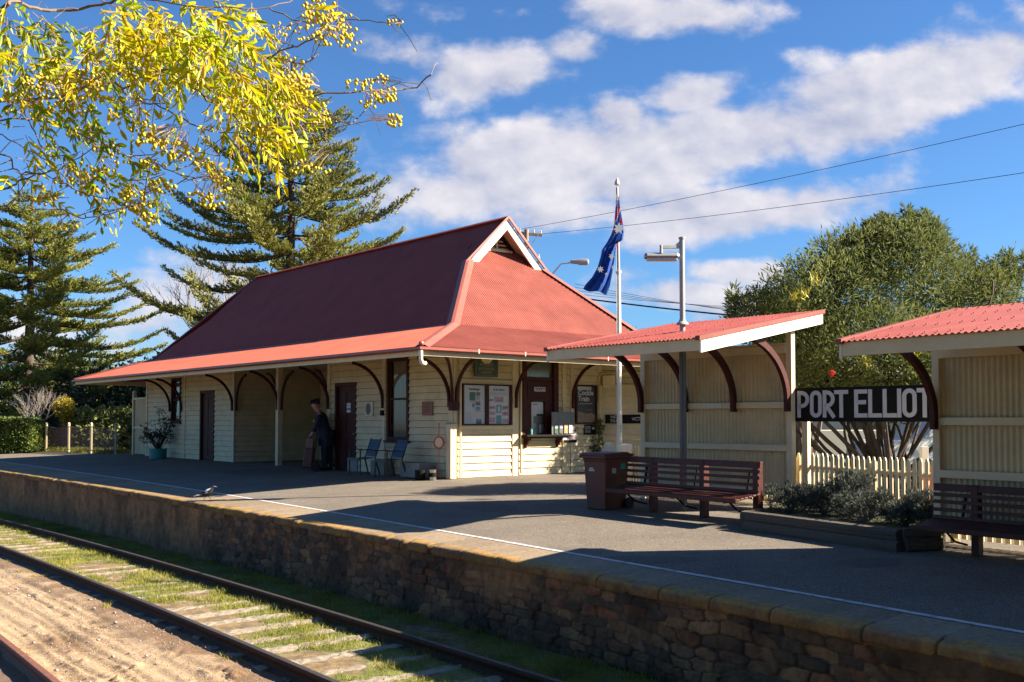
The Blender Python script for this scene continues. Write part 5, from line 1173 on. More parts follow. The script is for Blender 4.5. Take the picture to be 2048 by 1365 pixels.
# big willow-leaved tree behind the nameboard; blob centres given as picture bearing at its own distance, real radii
bb_ = Vector((7.6, 20.2, -.03))
def BL(px, py, dep, rr, w): p = D(px, py, dep)-bb_; return (tuple(p), rr, w)
blobsR = [BL(1790,560,20.5,(1.25,1.2,1.15),3), BL(1640,600,20,(1.2,1.0,.85),2.4), BL(1540,640,20,(.85,.8,.55),1.2), BL(1700,520,20.5,(.8,.8,.6),1.2), BL(1800,500,20.5,(.75,.8,.6),1.2), BL(1915,600,20.8,(1.0,1.0,.75),1.6),
          BL(1975,590,21,(.65,.7,.55),.9), BL(1750,700,19.6,(1.6,1.2,.8),3.4), BL(1640,730,19.6,(.9,.9,.7),1.6), BL(1860,720,19.8,(1.1,1.0,.8),2.2), BL(1600,800,20.5,(.7,.8,.35),.8), BL(1700,790,20.2,(.9,1,.35),1.0), BL(1800,800,20.2,(.9,1,.4),1.1), BL(1840,480,20.8,(.5,.5,.45),.5), BL(1850,455,20.5,(.25,.25,.3),.2), BL(1770,462,20.5,(.2,.2,.35),.2), BL(1500,620,20,(.4,.4,.4),.3), BL(1745,468,20.3,(.16,.16,.34),.14), BL(1700,492,20.2,(.2,.2,.3),.14), BL(1815,442,20.6,(.14,.14,.3),.12), BL(1660,520,20,(.2,.2,.3),.14), BL(1590,560,20,(.22,.2,.25),.14), BL(1930,520,21,(.2,.2,.3),.14), BL(1470,602,20,(.16,.16,.3),.1), BL(1885,500,20.8,(.2,.2,.3),.14), BL(2020,530,21,(.25,.2,.3),.16), BL(1990,560,21,(.5,.5,.4),.4),
          BL(2110,600,21.5,(1.3,1.2,1.2),1.5), BL(2100,760,21,(1.4,1.3,.9),1.5)]
bigtree('willow_leaved_tree', 'large rounded grey green tree with narrow leaves behind the station nameboard', bb_, blobsR, 90000, .15, .027, M['bush'], 31, .045, .45, 30, r1=.006, bend=.6, bark='darkbark')
def flowers():
    for (px, py, r, m, lab, nm) in ((1664,747,.055,'signred','single bright red flower head in the tree above the nameboard','flower'),):
        g = MB(); 
        for k in range(40):
            v = Vector((random.gauss(0,1),random.gauss(0,1),random.gauss(0,1))).normalized(); g.bar((0,0,0), v*r*1.2, .008, .008)
        o = g.build(nm, mat('red stamens', (.75,.03,.01), .5, .1, 8)); o.location = D(px, py, 18.35); tag(o, lab, 'flower')
    g = MB()
    mm = mat('yellow new leaves', (.55,.48,.03), .5, .15, 8, trans=.3)
    for q, (px, py) in enumerate(((1630,562),(1607,592),(1733,727),(1830,715),(1800,795),(1590,600))):
        c = D(px, py, 18.4); P = np.repeat(np.array([list(c)]), 30, 0)+rng.normal(0, .05, (30, 3)); V, Fc = blades(P, rng.normal(0, .5, (30, 3))+[0,0,1], rdir(30), .12, .022); o = npmesh('leaf_cluster', V-np.array(list(c)), Fc, mm); o.location = c
        tag(o, 'yellow leaf tuft on the %s of the tree' % ('upper left side','left side, lower than the brightest tuft','lower middle, left of the bracket','right side beside the shelter bracket','underside near the nameboard corner','far left side')[q], 'leaves', 'yellow leaf tufts in the tree')
flowers()
# dark tree low behind everything at the right, small tree over the roof
bigtree('small_tree', 'small pale green tree top showing beside the hip of the station roof', (5.0, 41, -.03), [((0,0,4.2),(.8,.8,.8),2),((.6,0,4.5),(.5,.5,.6),1),((-.3,0,4.8),(.3,.3,.45),.5),((1.6,0,4.0),(1.2,.8,.9),2)], 9000, .16, .05, M['bush'], 33, .07, .3, 26)
bigtree('small_tree', 'leafy green tree seen between the flagpole and shelter post under the verandah', (4.6, 33, -.03), [((.3,0,2.6),(1.6,1.0,1.0),2),((1.2,0,3.0),(1.0,.9,.9),1)], 9000, .14, .05, M['bush'], 34, .07, .3, 26)

bigtree('shade_tree', 'added leafy tree behind the shelter that shades the right of the end wall', (7.7, 26.3, -.13), [((0,0,3.7),(1.0,1.2,1.3),3),((-.3,.4,2.4),(.7,.9,.7),1)], 15000, .15, .05, M['bush'], 35, .08, .3, 30)  # added so its shade falls on the right part of the end wall
# left background shrubs
def shrubs():
    sp = [(-20.5,52,(3.4,2,2.6),'dark green shrub mass directly behind the wire fence, left part',9000,'bushdark'), (-16.6,51,(2.6,2,3.0),'dark green bush between the wire fence and the station end',9000,'bushdark'), (-24.8,57,(2.8,2,2.2),'dark green bush behind the clipped hedge under the left pine',7000,'bushdark'),
          (-29.5,62,(3.5,2,3.2),'round green bush at the left edge beneath the pine',7000,'hedge'), (-19.0,47.0,(1.6,1.2,1.2),'olive green shrub just behind the middle of the wire fence',5000,'bush'),(-15.0,46.5,(1.3,1.1,1.7),'mid green shrub close to the cream iron screen',5000,'bushdark')]
    for k, (x, y, rr, lab, n, m) in enumerate(sp):
        bigtree('shrub', lab, (x, y, -.03), [((0,0,rr[2]*.75),(rr[0],rr[1],rr[2]*.8),3),((rr[0]*.5,0,rr[2]*1.1),(rr[0]*.5,rr[1]*.7,rr[2]*.45),1),((-rr[0]*.5,0,rr[2]*1.15),(rr[0]*.45,rr[1]*.7,rr[2]*.4),1),((0,-rr[1]*.5,rr[2]*.4),(rr[0]*.9,rr[1]*.6,rr[2]*.5),2)], n, .26, .13, M[m], 50+k, .08, .1, 20, 'shrub', jitter=.5)
    for k, (x, y, z, r_, lab) in enumerate(((-40,90,3,(6,3,4.0),'hazy olive tree line clump at far left edge'),(-33,88,2.6,(6,3,3.2),'distant olive trees right of the left pine trunk'),(-24,85,2.4,(6,3,3.0),'distant olive trees behind the wire fence'),(-13,84,2.6,(7,3,3.4),'distant trees beyond the far end of the station'),(40,95,2.5,(8,3,3.5),'distant trees beyond the parked car'),(26,100,2.5,(8,3,3.6),'distant trees behind the shelter'),(12,96,2.4,(8,3,3.2),'distant trees behind the flagpole'))):
        bigtree('distant_tree', lab, (x, y, -.1), [((0,0,z),r_,3),((r_[0]*.5,0,z+1),(r_[0]*.5,2,r_[2]*.6),1),((-r_[0]*.5,0,z+.6),(r_[0]*.5,2,r_[2]*.6),1)], 7000, .45, .25, M['bush' if k % 2 == 0 else 'bushdark'], 70+k, .12, .1, 14, jitter=.5)
    # clipped hedge
    t = thing('clipped_hedge', 'clipped green hedge with sunlit top at the left edge of the platform', 'hedge', (-23.6, 45.2, -.03)); g = np.random.default_rng(5); n = 26000
    x = g.uniform(-2.6, 2.2, n); y = g.uniform(-.9, .9, n); z = g.uniform(.0, 1.42, n); f = g.random(n); x = np.where(f < .18, 2.2+g.normal(0,.04,n), x); y = np.where((f > .18) & (f < .55), -.9+g.normal(0,.04,n), y); z = np.where(f > .55, 1.42+g.normal(0,.045,n), z)
    rr = np.sqrt(np.clip((x-1.6)/.6, 0, 1)**2+np.clip((z-.9)/.55, 0, 1)**2); kk = np.where(rr > 1, 1/rr, 1); x = np.where(rr > 1, 1.6+(x-1.6)*kk, x); z = np.where(rr > 1, .9+(z-.9)*kk, z)
    C = np.stack([x, y, z+(fbm(x*1.2, y*2, 3)-.5)*.16], 1); V, Fc = blades(C, g.normal(size=(n,3))+[0,0,.4], g.normal(size=(n,3)), .10, .055); npmesh('foliage', V, Fc, M['hedge'], t)
    mb = MB(); mb.bb(-2.5,2.0,-.75,.75,0,1.25); mb.build('inner_stems', M['bushdark'], t)
    # yellow shrub, bare shrub, bare tree
    bigtree('yellow_shrub', 'small bright yellow leaved shrub in front of the dark bushes', (-20.9, 46.5, -.03), [((0,0,2.0),(.42,.4,.48),2),((.1,0,1.4),(.25,.25,.4),1)], 2600, .10, .07, M['yellowleaf'], 91, .03, .1, 12, 'shrub')
    for (nm, lab, b, h, w, n, sd, sp_) in (('bare_shrub','pale leafless twiggy shrub beside the yellow leaved shrub',(-22.3,46.6,-.03),2.6,1.0,60,3,.9),('bare_tree','leafless grey tree between the two norfolk pines',(-17.3,57.5,-.1),8.3,3.2,70,6,1.0)):
        t = thing(nm, lab, 'tree' if nm == 'bare_tree' else 'shrub', b); g = random.Random(sd); mb = MB()
        def rec(p, d, L, r_, k):
            q = p+d*L; m_ = (p+q)/2+Vector((g.uniform(-1,1),g.uniform(-1,1),g.uniform(-1,1)))*L*.10; mb.tube([p, m_, q], [r_, r_*.85, r_*.68], 5, cap=False)
            if k == 0: return
            for _ in range(3 if k > 3 else 2 if g.random() < .4 else 3):
                nd = (d+Vector((g.uniform(-1,1),g.uniform(-1,1),g.uniform(-.35,.75)))*.62).normalized(); rec(q, nd, L*g.uniform(.62,.88), r_*.62, k-1)
        if nm == 'bare_tree': rec(Vector((0,0,0)), Vector((.05,0,1)), h*.40, .13, 5)
        else:
            for _ in range(5): rec(Vector((g.uniform(-.2,.2),0,0)), Vector((g.uniform(-.3,.3),g.uniform(-.2,.2),1)).normalized(), h*.36, .03, 4)
        mb.build('branches', M['greybark'], t)
    g = MB(); rr = random.Random(8)
shrubs()
def wirefence():
    t = thing('wire_fence', 'low wire fence with pale posts and brown shade cloth at the far platform end', 'fence', G(92, 903.5)); o = Vector(t.location)
    pts = [G(60,902), G(92,903.5), G(137,905), G(182,907), G(231,909)]
    for i, p in enumerate(pts[1:]):
        q = p-o; x = MB(); x.tube([(q.x,q.y,0),(q.x,q.y,1.24)], .055 if i < 3 else .035, 10); x.ball((q.x,q.y,1.27), .06, None, 8, 5); x.build('post', M['trim'] if i < 3 else M['galv'], t, smooth=True)
    x = MB(); w = MB()
    for a, b in zip(pts[:-1], pts[1:]):
        a, b = a-o, b-o; n = 10; top = [(a*(1-i/n)+b*i/n)+Vector((0,0,1.14-.08*math.sin(PI*i/n))) for i in range(n+1)]; w.tube(top, .022, 6); w.tube([a+Vector((0,0,.12)), b+Vector((0,0,.12))], .016, 6)
        V = []
        for i in range(n+1): q = top[i]; e = (a*(1-i/n)+b*i/n)+Vector((0,0,.14)); V += [(q.x, q.y+.03, q.z-.02), (e.x, e.y+.03, e.z)]
        x.add(V, [(2*i, 2*i+1, 2*i+3, 2*i+2) for i in range(n)])
    w.build('wires', M['brown'], t); 
    m = bpy.data.materials.new('shade mesh'); m.use_nodes = True; nt = m.node_tree; bs = nt.nodes['Principled BSDF']; bs.inputs['Base Color'].default_value = (.16,.085,.05,1); bs.inputs['Roughness'].default_value = .9
    tr = nt.nodes.new('ShaderNodeBsdfTransparent'); ms = nt.nodes.new('ShaderNodeMixShader'); ms.inputs[0].default_value = .62; nt.links.new(tr.outputs[0], ms.inputs[1]); nt.links.new(bs.outputs[0], ms.inputs[2]); nt.links.new(ms.outputs[0], nt.nodes['Material Output'].inputs[0])
    x.build('shade_cloth', m, t)
    n = 5000; g = np.random.default_rng(3); a = np.array(list(pts[1])); b = np.array(list(pts[-1])); k = g.random(n)[:, None]; P = a*(1-k)+b*k+np.stack([g.normal(0,.2,n), g.uniform(.1,1.6,n), np.zeros(n)-.02], 1)
    V, Fc = blades(P, g.normal(size=(n,3))*.4+[0,0,1], g.normal(size=(n,3)), g.uniform(.1,.3,n), .03); o2 = npmesh('weeds', V, Fc, M['grass']); tag(o2, 'low weeds and grass at the foot of wire fence', 'weeds', kind='stuff')
wirefence()
def climber():
    p = G(1195, 944); bigtree('climbing_plant', 'slender green climbing plant against the end wall behind the bin', p, [((0,0,.3),(.16,.12,.3),1),((.0,0,.8),(.14,.1,.3),1),((.06,0,1.2),(.10,.08,.22),1),((-.12,0,.55),(.14,.1,.15),.6)], 1500, .07, .03, M['bush'], 61, .012, .2, 14, 'plant', r1=.004)
climber()

# ---------------------------------------------------------------- house and car beyond the fence
def house():
    b = Vector((9.0, 30, -.03)); t = thing('pale_house', 'pale rendered house half hidden behind the grey green tree', 'house', b, R(-4)); x = MB(); x.bb(0,8.5,0,6,0,2.25); x.build('wall', M['brick'], t)
    V = [(-.4,-.5,2.25),(8.9,-.5,2.25),(8.9,6.5,2.25),(-.4,6.5,2.25),(1.6,3,3.3),(6.9,3,3.3)]; x = MB(); x.add(V, [(0,1,5,4),(1,2,5),(2,3,4,5),(3,0,4)]); x.build('roof', M['tin'], t)
    for xx in (1.2, 3.4, 5.6):
        x = MB(); x.bb(xx,xx+1.1,-.03,0,.9,1.9); w = x.build('window', M['white'], t); y = MB(); y.bb(xx+.08,xx+1.02,-.045,-.032,.98,1.82); y.build('pane', M['glass'], w)
    # garden wall in front of the house
    x = MB(); x.bb(0,9,0,.12,0,1.15); o = x.build('garden_wall', M['brick'], None, bevel=.02); o.location = (8.2, 27.5, -.03); tag(o, 'low pale wall glimpsed above the pickets at right', 'wall')
house()
def car(loc, rz, label, paint):
    t = thing('parked_car', label, 'car', loc, rz); L = 4.3; prof = [(-2.15,.45),(-2.12,.75),(-2.0,.92),(-1.3,1.0),(-.75,1.42),(.55,1.45),(1.35,1.02),(2.0,.90),(2.15,.70),(2.15,.42),(1.9,.28),(-1.9,.28)]; mb = MB(); n = len(prof); V = []
    for y, k in ((-.82,.0),(-.72,.0),(.72,0),(.82,0)):
        for (x, z) in prof: V.append((x, y*(1 if z < 1.05 else .82), z))
    V = []
    for y in (-.84, .84):
        for (x, z) in prof: V.append((x, y*(1 if z < 1.1 else .80), z))
    mb.add(V, [tuple(range(n)), tuple(range(2*n-1, n-1, -1))]+[(i, (i+1)%n, (i+1)%n+n, i+n) for i in range(n)]); mb.build('body', paint, t, bevel=.05)
    for sy in (-1, 1):
        x = MB(); x.add([(-1.1,sy*.80,1.04),(1.05,sy*.80,1.04),(.5,sy*.70,1.37),(-.7,sy*.70,1.37)], [(0,1,2,3)]); x.build('window', M['glass'], t)
        for xx in (-1.3, 1.35):
            x = MB(); x.tube([(xx,sy*.68,.31),(xx,sy*.86,.31)], .31, 20); w = x.build('wheel', M['rubber'], t, bevel=.02); y = MB(); y.tube([(xx,sy*.861,.31),(xx,sy*.87,.31)], .19, 14); y.build('rim', M['galv'], w)
        x = MB(); x.bb(2.1,2.17,sy*.7-.12,sy*.7+.12,.62,.76); x.build('headlight', M['lampglass'], t)
    x = MB(); x.add([(.62,-.62,1.40),(.62,.62,1.40),(1.30,.72,1.07),(1.30,-.72,1.07)], [(0,1,2,3)]); x.build('windscreen', M['glass'], t)
car((9.9, 22.3, -.03), R(12), 'white parked car seen through and above the picket fence at right', M['carw'])
def redpost():
    p = D(1850, 1060, 14.9); x = MB(); x.bb(-.05,.05,-.05,.05,0,.62,M['signred']); x.bb(-.05,.05,-.05,.05,.62,1.0,M['white']); x.bb(.07,.12,-.03,.03,0,.7,M['signred']); o = x.build('striped_post', None, None, bevel=.004); o.location = (p.x, 14.9, 0); tag(o, 'red and white post glimpsed through the right end pickets', 'post')
redpost()

# ---------------------------------------------------------------- power pole, street lamp, wires
def power():
    dp = 47; c = D(1053, 470, dp); t = thing('power_pole', 'timber power pole with weathered crossarm behind the gable', 'power pole', (c.x, dp, -.03)); h = c.z+.03
    MB().tube([(0,0,0),(0,0,h+.25)], [.16,.11], 12).build('pole', M['woodpole'], t, smooth=True)
    x = MB(); x.bar((-.75,0,h+.12),(.75,0,h-.02),.11,.13); x.build('crossarm', M['woodpole'], t, bevel=.008)
    x = MB(); x.bar((.06,-.1,h-.75),(.55,-.08,h-.02),.05,.04); x.bar((-.06,-.1,h-.75),(-.55,-.08,h+.05),.05,.04); x.build('brace', M['galv'], t)
    for xx in (-.6,-.3,.35,.68): MB().lathe([(.02,0),(.05,.05),(.03,.09),(.05,.12),(.02,.17)], (xx,0,h+.10-.09*xx), 10).build('insulator', M['porcelain'], t, smooth=True)
    x = MB(); x.bar((-.45,0,h-1.32),(.62,0,h-1.32),.1,.11); x.build('crossarm', M['woodpole'], t, bevel=.008); MB().lathe([(.03,0),(.07,.05),(.045,.12),(.07,.17),(.04,.24),(.05,.3),(.01,.34)], (.58,0,h-1.27), 10).build('insulator', M['porcelain'], t, smooth=True)
    b = D(1095, 560, 44); e = D(1122, 528, 44); lm = D(1160, 524, 44); t = thing('street_lamp', 'grey street lamp on a curved arm above the hip roof', 'street lamp', (b.x-1.0, 44, -.03)); o = Vector(t.location)
    MB().tube([Vector((0,0,0)), Vector((0,0,(b.z)-.4)), Vector((.35,0,b.z-.15)), b-o, e-o, D(1140,526,44)-o], [.09,.07,.05,.04,.035,.03], 10).build('pole', M['galv'], t, smooth=True)
    x = MB(); q = lm-o; x.lathe([(.03,-.42),(.09,-.38),(.11,-.1),(.15,.0),(.15,.36),(.05,.42)], (q.x-.02,q.y,q.z), 12, None, 1, .62, Matrix.Rotation(R(90), 3, 'Y') @ Matrix.Rotation(0, 3, 'Z')); x.build('lamp_head', M['galv'], t, smooth=True)
    def wire(a, b, r, lab, sag=.3, m='black'):
        a, b = Vector(a), Vector(b); x = MB(); x.tube([a*(1-i/24)+b*i/24-Vector((0,0,sag*4*(i/24)*(1-i/24))) for i in range(25)], r, 5); w = x.build('overhead_wire', M[m]); tag(w, lab, 'wire')
    wire(D(1085,468,47), D(2100,338,30), .010, 'lower of the two thin wires crossing the sky right of the crossarm', .15)
    wire(D(1040,459,47), D(2120,232,30), .010, 'upper of the two thin wires crossing the sky to the top right', .15)
    wire(D(1165,597,46), D(1560,640,40), .035, 'thick black cable sloping down behind the flagpole and lamp post', .05)
    for k, (y0, y1) in enumerate(((575,626),(581,620),(588,612),(568,632))): wire(D(1150,y0,46), D(1600,y1+8,42), .009, ('thin wire just above the thick cable','second thin wire above the thick cable','third thin wire above the thick cable','topmost thin wire above the thick cable')[k]+' near flagpole', .1)
power()

# ================================================================ berry tree over the camera's left
def berrytree():
    root = Vector((-5.2, 5.2, -.9)); t = thing('berry_tree', 'foreground tree with yellow leaves and hanging yellow berries at top left', 'tree', root); r = random.Random(12); g = np.random.default_rng(12); mb = MB()
    S_ = lambda pts: pts
    BR_ = [(9,4.6,[(-260,120),(-20,30),(24,4),(70,18),(127,22),(193,12),(236,-5),(330,-60)]),(3.2,4.2,[(236,-5),(413,14),(537,14),(600,-8)]),(3,4.4,[(537,16),(603,45),(650,48),(690,60)]),
      (6,4.7,[(-260,260),(-10,206),(60,203),(140,186),(206,152),(262,121),(330,60)]),(6,4.5,[(206,152),(293,141),(337,140),(362,152),(392,179),(423,203),(475,210),(537,200),(606,196),(699,186),(760,183),(820,177),(862,150)]),
      (4,4.3,[(213,155),(241,179),(268,198),(310,210),(358,234),(403,258),(427,262),(458,255),(479,246)]),(2.4,4.3,[(403,258),(420,290),(440,312)]),(4,4.9,[(241,179),(289,162),(327,148),(372,131),(440,100),(520,80)]),
      (4.5,4.5,[(392,179),(434,158),(530,120),(551,107),(596,90),(640,69),(654,52),(675,20)]),(2,4.5,[(551,115),(603,129),(637,110)]),(4,4.6,[(-260,290),(-5,241),(52,238),(103,246),(145,262),(193,282),(241,306),(293,317),(331,300),(372,282)]),
      (2.6,4.5,[(293,317),(327,334),(362,351),(386,362),(424,360)]),(3.6,4.7,[(-260,280),(-5,303),(28,337),(62,348),(114,341),(145,324),(189,293)]),(5.5,4.2,[(-260,420),(-5,381),(21,374),(55,355),(90,348)]),
      (3,4.4,[(-200,400),(-5,413),(28,401),(86,399),(110,413),(138,427),(172,436),(234,427),(255,413),(286,410)]),(2.6,4.5,[(-5,267),(48,296),(86,310),(155,310)]),(2,4.4,[(172,389),(224,403),(255,413)]),(2,4.6,[(220,382),(251,365),(293,360)]),
      (3,4.9,[(55,238),(75,275),(95,330),(60,348)]),(2.5,4.3,[(90,348),(130,370),(172,389)]),(2.5,4.6,[(-40,20),(30,60),(90,70),(160,60)]),(3,4.8,[(60,203),(110,230),(145,262)]),(2.3,4.4,[(440,262),(520,270),(600,262),(640,280)]),(2,4.4,[(606,196),(640,230),(650,262),(665,300)]),(2,4.5,[(760,183),(735,215),(700,250)]),(2,4.5,[(650,48),(720,40),(780,48),(805,46)])]
    allp = []
    for (w, dep, pts) in BR_:
        P = [D(x, y, dep+.12*math.sin(i*1.3+w)+(.25 if x < -30 else 0))-root for i, (x, y) in enumerate(pts)]
        Q = []
        for i in range(len(P)-1):
            for k in range(4):
                a = P[max(i-1,0)]; b = P[i]; c = P[i+1]; d = P[min(i+2,len(P)-1)]; u = k/4; Q.append(.5*((2*b)+(c-a)*u+(2*a-5*b+4*c-d)*u*u+(3*b-a-3*c+d)*u**3)+Vector((r.gauss(0,.004),0,r.gauss(0,.004))))
        Q.append(P[-1]); n = len(Q); rad = w/F*dep*.5; mb.tube(Q, [max(.0022, rad*(1-.55*i/n)) for i in range(n)], 7, cap=False); allp += [(q, rad) for q in Q[2:]]
        # twigs
        for q in Q[4::2]:
            if (D(0,0,4.5)-root).x < q.x+.5 and r.random() < .75:
                d = Vector((r.uniform(-1,1), r.uniform(-.8,.8), r.uniform(-.7,.8))).normalized(); L = r.uniform(.06,.22); e = q+d*L; m_ = q+d*L*.5+Vector((0,0,r.uniform(-.02,.03))); mb.tube([q, m_, e], [.0028,.002,.0014], 4, cap=False)
    # trunk and limbs off to the left
    hub = Vector((.35,-.2,3.0)); mb.tube([(0,0,-.1),(.1,0,1.2),(.25,-.1,2.2),hub], [.24,.20,.18,.15], 12)
    for (x, y, dep, rr) in ((-260,120,4.85,.05),(-260,260,4.95,.04),(-260,290,4.85,.035),(-260,280,4.95,.03),(-260,420,4.45,.04),(-200,400,4.65,.03)):
        e = D(x, y, dep)-root; mb.tube([hub-Vector((0,0,.5)), (hub+e)/2+Vector((0,0,.05)), e], [rr*2, rr*1.3, rr*.6], 8, cap=False)
    up = [(.2,-3.0,5.2),(2.2,-4.2,5.4),(-2.2,-1.5,5.4),(-1.5,2.2,5.2),(4.0,-5.0,5.4),(.5,-6,5.2),(2.5,-2.2,5.6)]
    for e in up: mb.tube([hub, (hub+Vector(e))/2+Vector((0,0,.5)), Vector(e)], [.11,.07,.02], 7, cap=False)
    mb.build('branches', M['bark'], t)
    # pinnate leaves
    TC, TD, TN, TL, CL = [], [], [], [], []
    zones = [(60,95,95,62,26,.30),(30,60,60,50,10,.55),(170,105,80,60,26,.2),(260,75,90,62,44,0),(340,75,90,70,48,0),(400,100,80,60,38,0),(450,140,80,62,36,0),(500,165,70,55,26,0),(540,185,30,40,10,0),(330,120,60,40,12,.1),(250,150,60,30,5,.2),(470,215,22,30,5,0),(500,262,50,26,13,0),(540,285,22,18,4,0),(440,262,22,22,3,.1),(470,40,36,30,7,.1),(515,30,24,30,5,.1),(200,215,36,26,8,1),(250,280,50,26,8,.8),(100,205,36,26,4,1),(170,270,50,26,4,.9),(150,340,40,30,4,.6),(15,130,40,60,14,.6),(380,320,22,14,2,.2),(600,18,14,20,2,0),(60,230,60,30,7,.6),(90,300,70,30,7,.4),(220,330,60,30,6,.3),(300,350,60,20,4,.2),(40,380,40,30,4,.4),(270,25,60,30,12,.1),(400,25,50,28,12,.1)]
    st = MB()
    for (cx, cy, rx, ry, n, gr) in zones:
        for _ in range(int(n*.85)):
            a = r.uniform(0, 6.28); q = math.sqrt(r.random()); dep = r.uniform(4.0, 5.0); p = D(cx+rx*q*math.cos(a), cy+ry*q*math.sin(a)-12, dep)-root; d0 = Vector((r.uniform(-.3,1.0), r.uniform(-.7,.5), r.uniform(-.95,.0))).normalized(); L = r.uniform(.14,.26); nl = r.choice((4,5,6)); pts = [p+d0*L*k/nl+Vector((0,0,-.22*L*(k/nl)**2)) for k in range(nl+1)]
            st.tube(pts, .0016, 4, cap=False); side = d0.cross(Vector((r.gauss(0,.4), r.gauss(0,1), r.gauss(0,.4)))).normalized(); green = gr > r.random()
            base = (Vector((.36,.55,.05)) if green else (Vector((.70,.86,.08)) if r.random() < .38 else Vector((1.0, r.uniform(.80,.98), r.uniform(.02,.12)))))*r.uniform(.75,1.05)
            for k in range(1, nl+1):
                for sg in ((-1, 1) if k < nl else (0,)):
                    dd = (d0*.75+side*sg*r.uniform(.6,.9)+Vector((0,0,-.42))+Vector((r.gauss(0,.15),r.gauss(0,.15),r.gauss(0,.12)))).normalized(); TC.append(pts[k]); TD.append(dd); TN.append((r.gauss(0,1), r.gauss(0,1), r.gauss(0,1))); TL.append(r.uniform(.040,.070)); CL.append(base*r.uniform(.85,1.1))
    TC, TD, TN, TL, CL = [np.array([list(q) for q in a]) if not isinstance(a[0], float) else np.array(a) for a in (TC, TD, TN, TL, CL)]
    TD = TD/np.linalg.norm(TD, axis=1, keepdims=True); Sd = np.cross(TD, TN); Sd /= np.linalg.norm(Sd, axis=1, keepdims=True); Nr = np.cross(Sd, TD); L = TL[:, None]; Wd = L*.145
    pr = [(0,0,0),(.22,.75,.1),(.5,1,.16),(.78,.6,.06),(1,0,-.06),(.78,-.6,.06),(.5,-1,.16),(.22,-.75,.1),(.25,0,-.02),(.5,0,-.03),(.78,0,-.04)]
    V = np.stack([TC+TD*L*a+Sd*Wd*b+Nr*L*c*.55 for a, b, c in pr], 1); k = len(TC); V = V.reshape(-1, 3)
    f4 = np.array([(8,1,2,9),(9,2,3,10),(8,9,6,7),(9,10,5,6)]); f3 = np.array([(0,1,8),(0,8,7),(10,3,4),(10,4,5)])
    Ft = [tuple(q) for i in range(k) for q in (f4+11*i).tolist()+(f3+11*i).tolist()]
    me = bpy.data.meshes.new('leaflets'); me.from_pydata([tuple(v) for v in V.tolist()], [], Ft); ca = me.color_attributes.new('Col', 'FLOAT_COLOR', 'POINT'); c4 = np.ones((len(V), 4), np.float32); c4[:, :3] = np.repeat(CL, 11, 0); ca.data.foreach_set('color', c4.ravel())
    me.materials.append(M['china']); me.polygons.foreach_set('use_smooth', [True]*len(me.polygons)); o = bpy.data.objects.new('leaves', me); COL.objects.link(o); o.parent = t
    # berries on thin stalks
    ic = bmesh.new(); bmesh.ops.create_icosphere(ic, subdivisions=2, radius=1); bv = np.array([list(v.co) for v in ic.verts]); bf = np.array([[v.index for v in f.verts] for f in ic.faces]); ic.free()
    zb = [(100,170,60,26,44),(60,195,50,22,34),(150,155,50,22,34),(180,182,40,22,26),(640,25,40,26,34),(680,50,38,26,34),(660,75,36,20,22),(700,85,26,20,14),(575,135,40,22,30),(595,160,36,16,26),(625,222,32,22,34),(595,190,30,16,18),(640,240,30,18,18),(770,190,30,16,20),(790,240,16,14,12),(745,205,24,14,12),(720,170,30,12,14),(760,160,24,10,10),
          (140,225,40,20,24),(165,262,36,16,20),(130,210,36,16,16),(280,250,30,16,18),(300,282,32,18,26),(345,300,36,18,28),(380,310,28,18,22),(405,330,22,18,12),(300,330,32,16,22),(325,372,26,16,20),(160,340,26,16,14),(170,372,28,20,24),(125,362,26,16,12),(270,392,32,12,26),(285,415,28,14,26),(300,440,22,14,18),(400,395,26,14,20),(425,405,22,14,16),(482,335,15,12,14),(445,370,22,14,12),(435,355,16,10,6),(598,318,16,12,7),(620,340,40,14,10),(560,215,30,14,14),(450,230,18,14,6),(230,330,30,20,12),(210,350,30,14,12),(130,452,30,8,5),(100,400,40,14,8),(240,230,30,20,10),(215,300,30,20,12),(20,170,30,30,12),(550,60,30,22,9),(600,60,30,22,10),(790,45,16,6,5),(10,215,24,24,10)]
    BC, BRd = [], []
    for (cx, cy, rx, ry, n) in zb:
        n = int(n*1.5); dep = r.uniform(4.1, 4.9); near = min(allp, key=lambda q: (q[0]-(D(cx, cy-ry*.6, dep)-root)).length)[0]
        for q in range(n):
            a = r.uniform(0, 6.28); s = math.sqrt(r.random()); p = D(cx+rx*s*math.cos(a), cy+ry*s*math.sin(a), dep+r.uniform(-.12,.12))-root; BC.append(list(p)); BRd.append(r.uniform(.0062,.0088))
            if q % 2 == 0: h = near+(p-near)*.45+Vector((r.gauss(0,.015), r.gauss(0,.015), .02)); st.tube([h, (h+p)/2+Vector((0,0,.008)), p], .0011, 3, cap=False)
        st.tube([near, near+((D(cx, cy, dep)-root)-near)*.5+Vector((0,0,.01)), D(cx, cy, dep)-root], .0018, 4, cap=False)
    st.build('stalks', M['stalk'], t)
    BC = np.array(BC); BRd = np.array(BRd); V = (BC[:, None, :]+bv[None]*BRd[:, None, None]*np.array([1,1,1.12])).reshape(-1, 3); Fc = (bf[None]+len(bv)*np.arange(len(BC))[:, None, None]).reshape(-1, 3)
    o = npmesh('berries', V, Fc, M['berry'], t, smooth=True); o['kind'] = 'stuff'
    # the rest of the crown, above and behind
    foliage('upper_crown', M['hedge'], t, [((-1.5,1.0,6.2),(2.2,2.2,1.2),2),((-1.0,-2.5,6.6),(3,3,1.3),3),((2.5,-4.0,6.6),(3,2.6,1.2),3),((1.0,-6.5,6.4),(3,3,1.2),2),((5.5,-6,6.6),(3,2.6,1.1),2)], 16000, .22, .10, seed=77, jitter=.5)
berrytree()
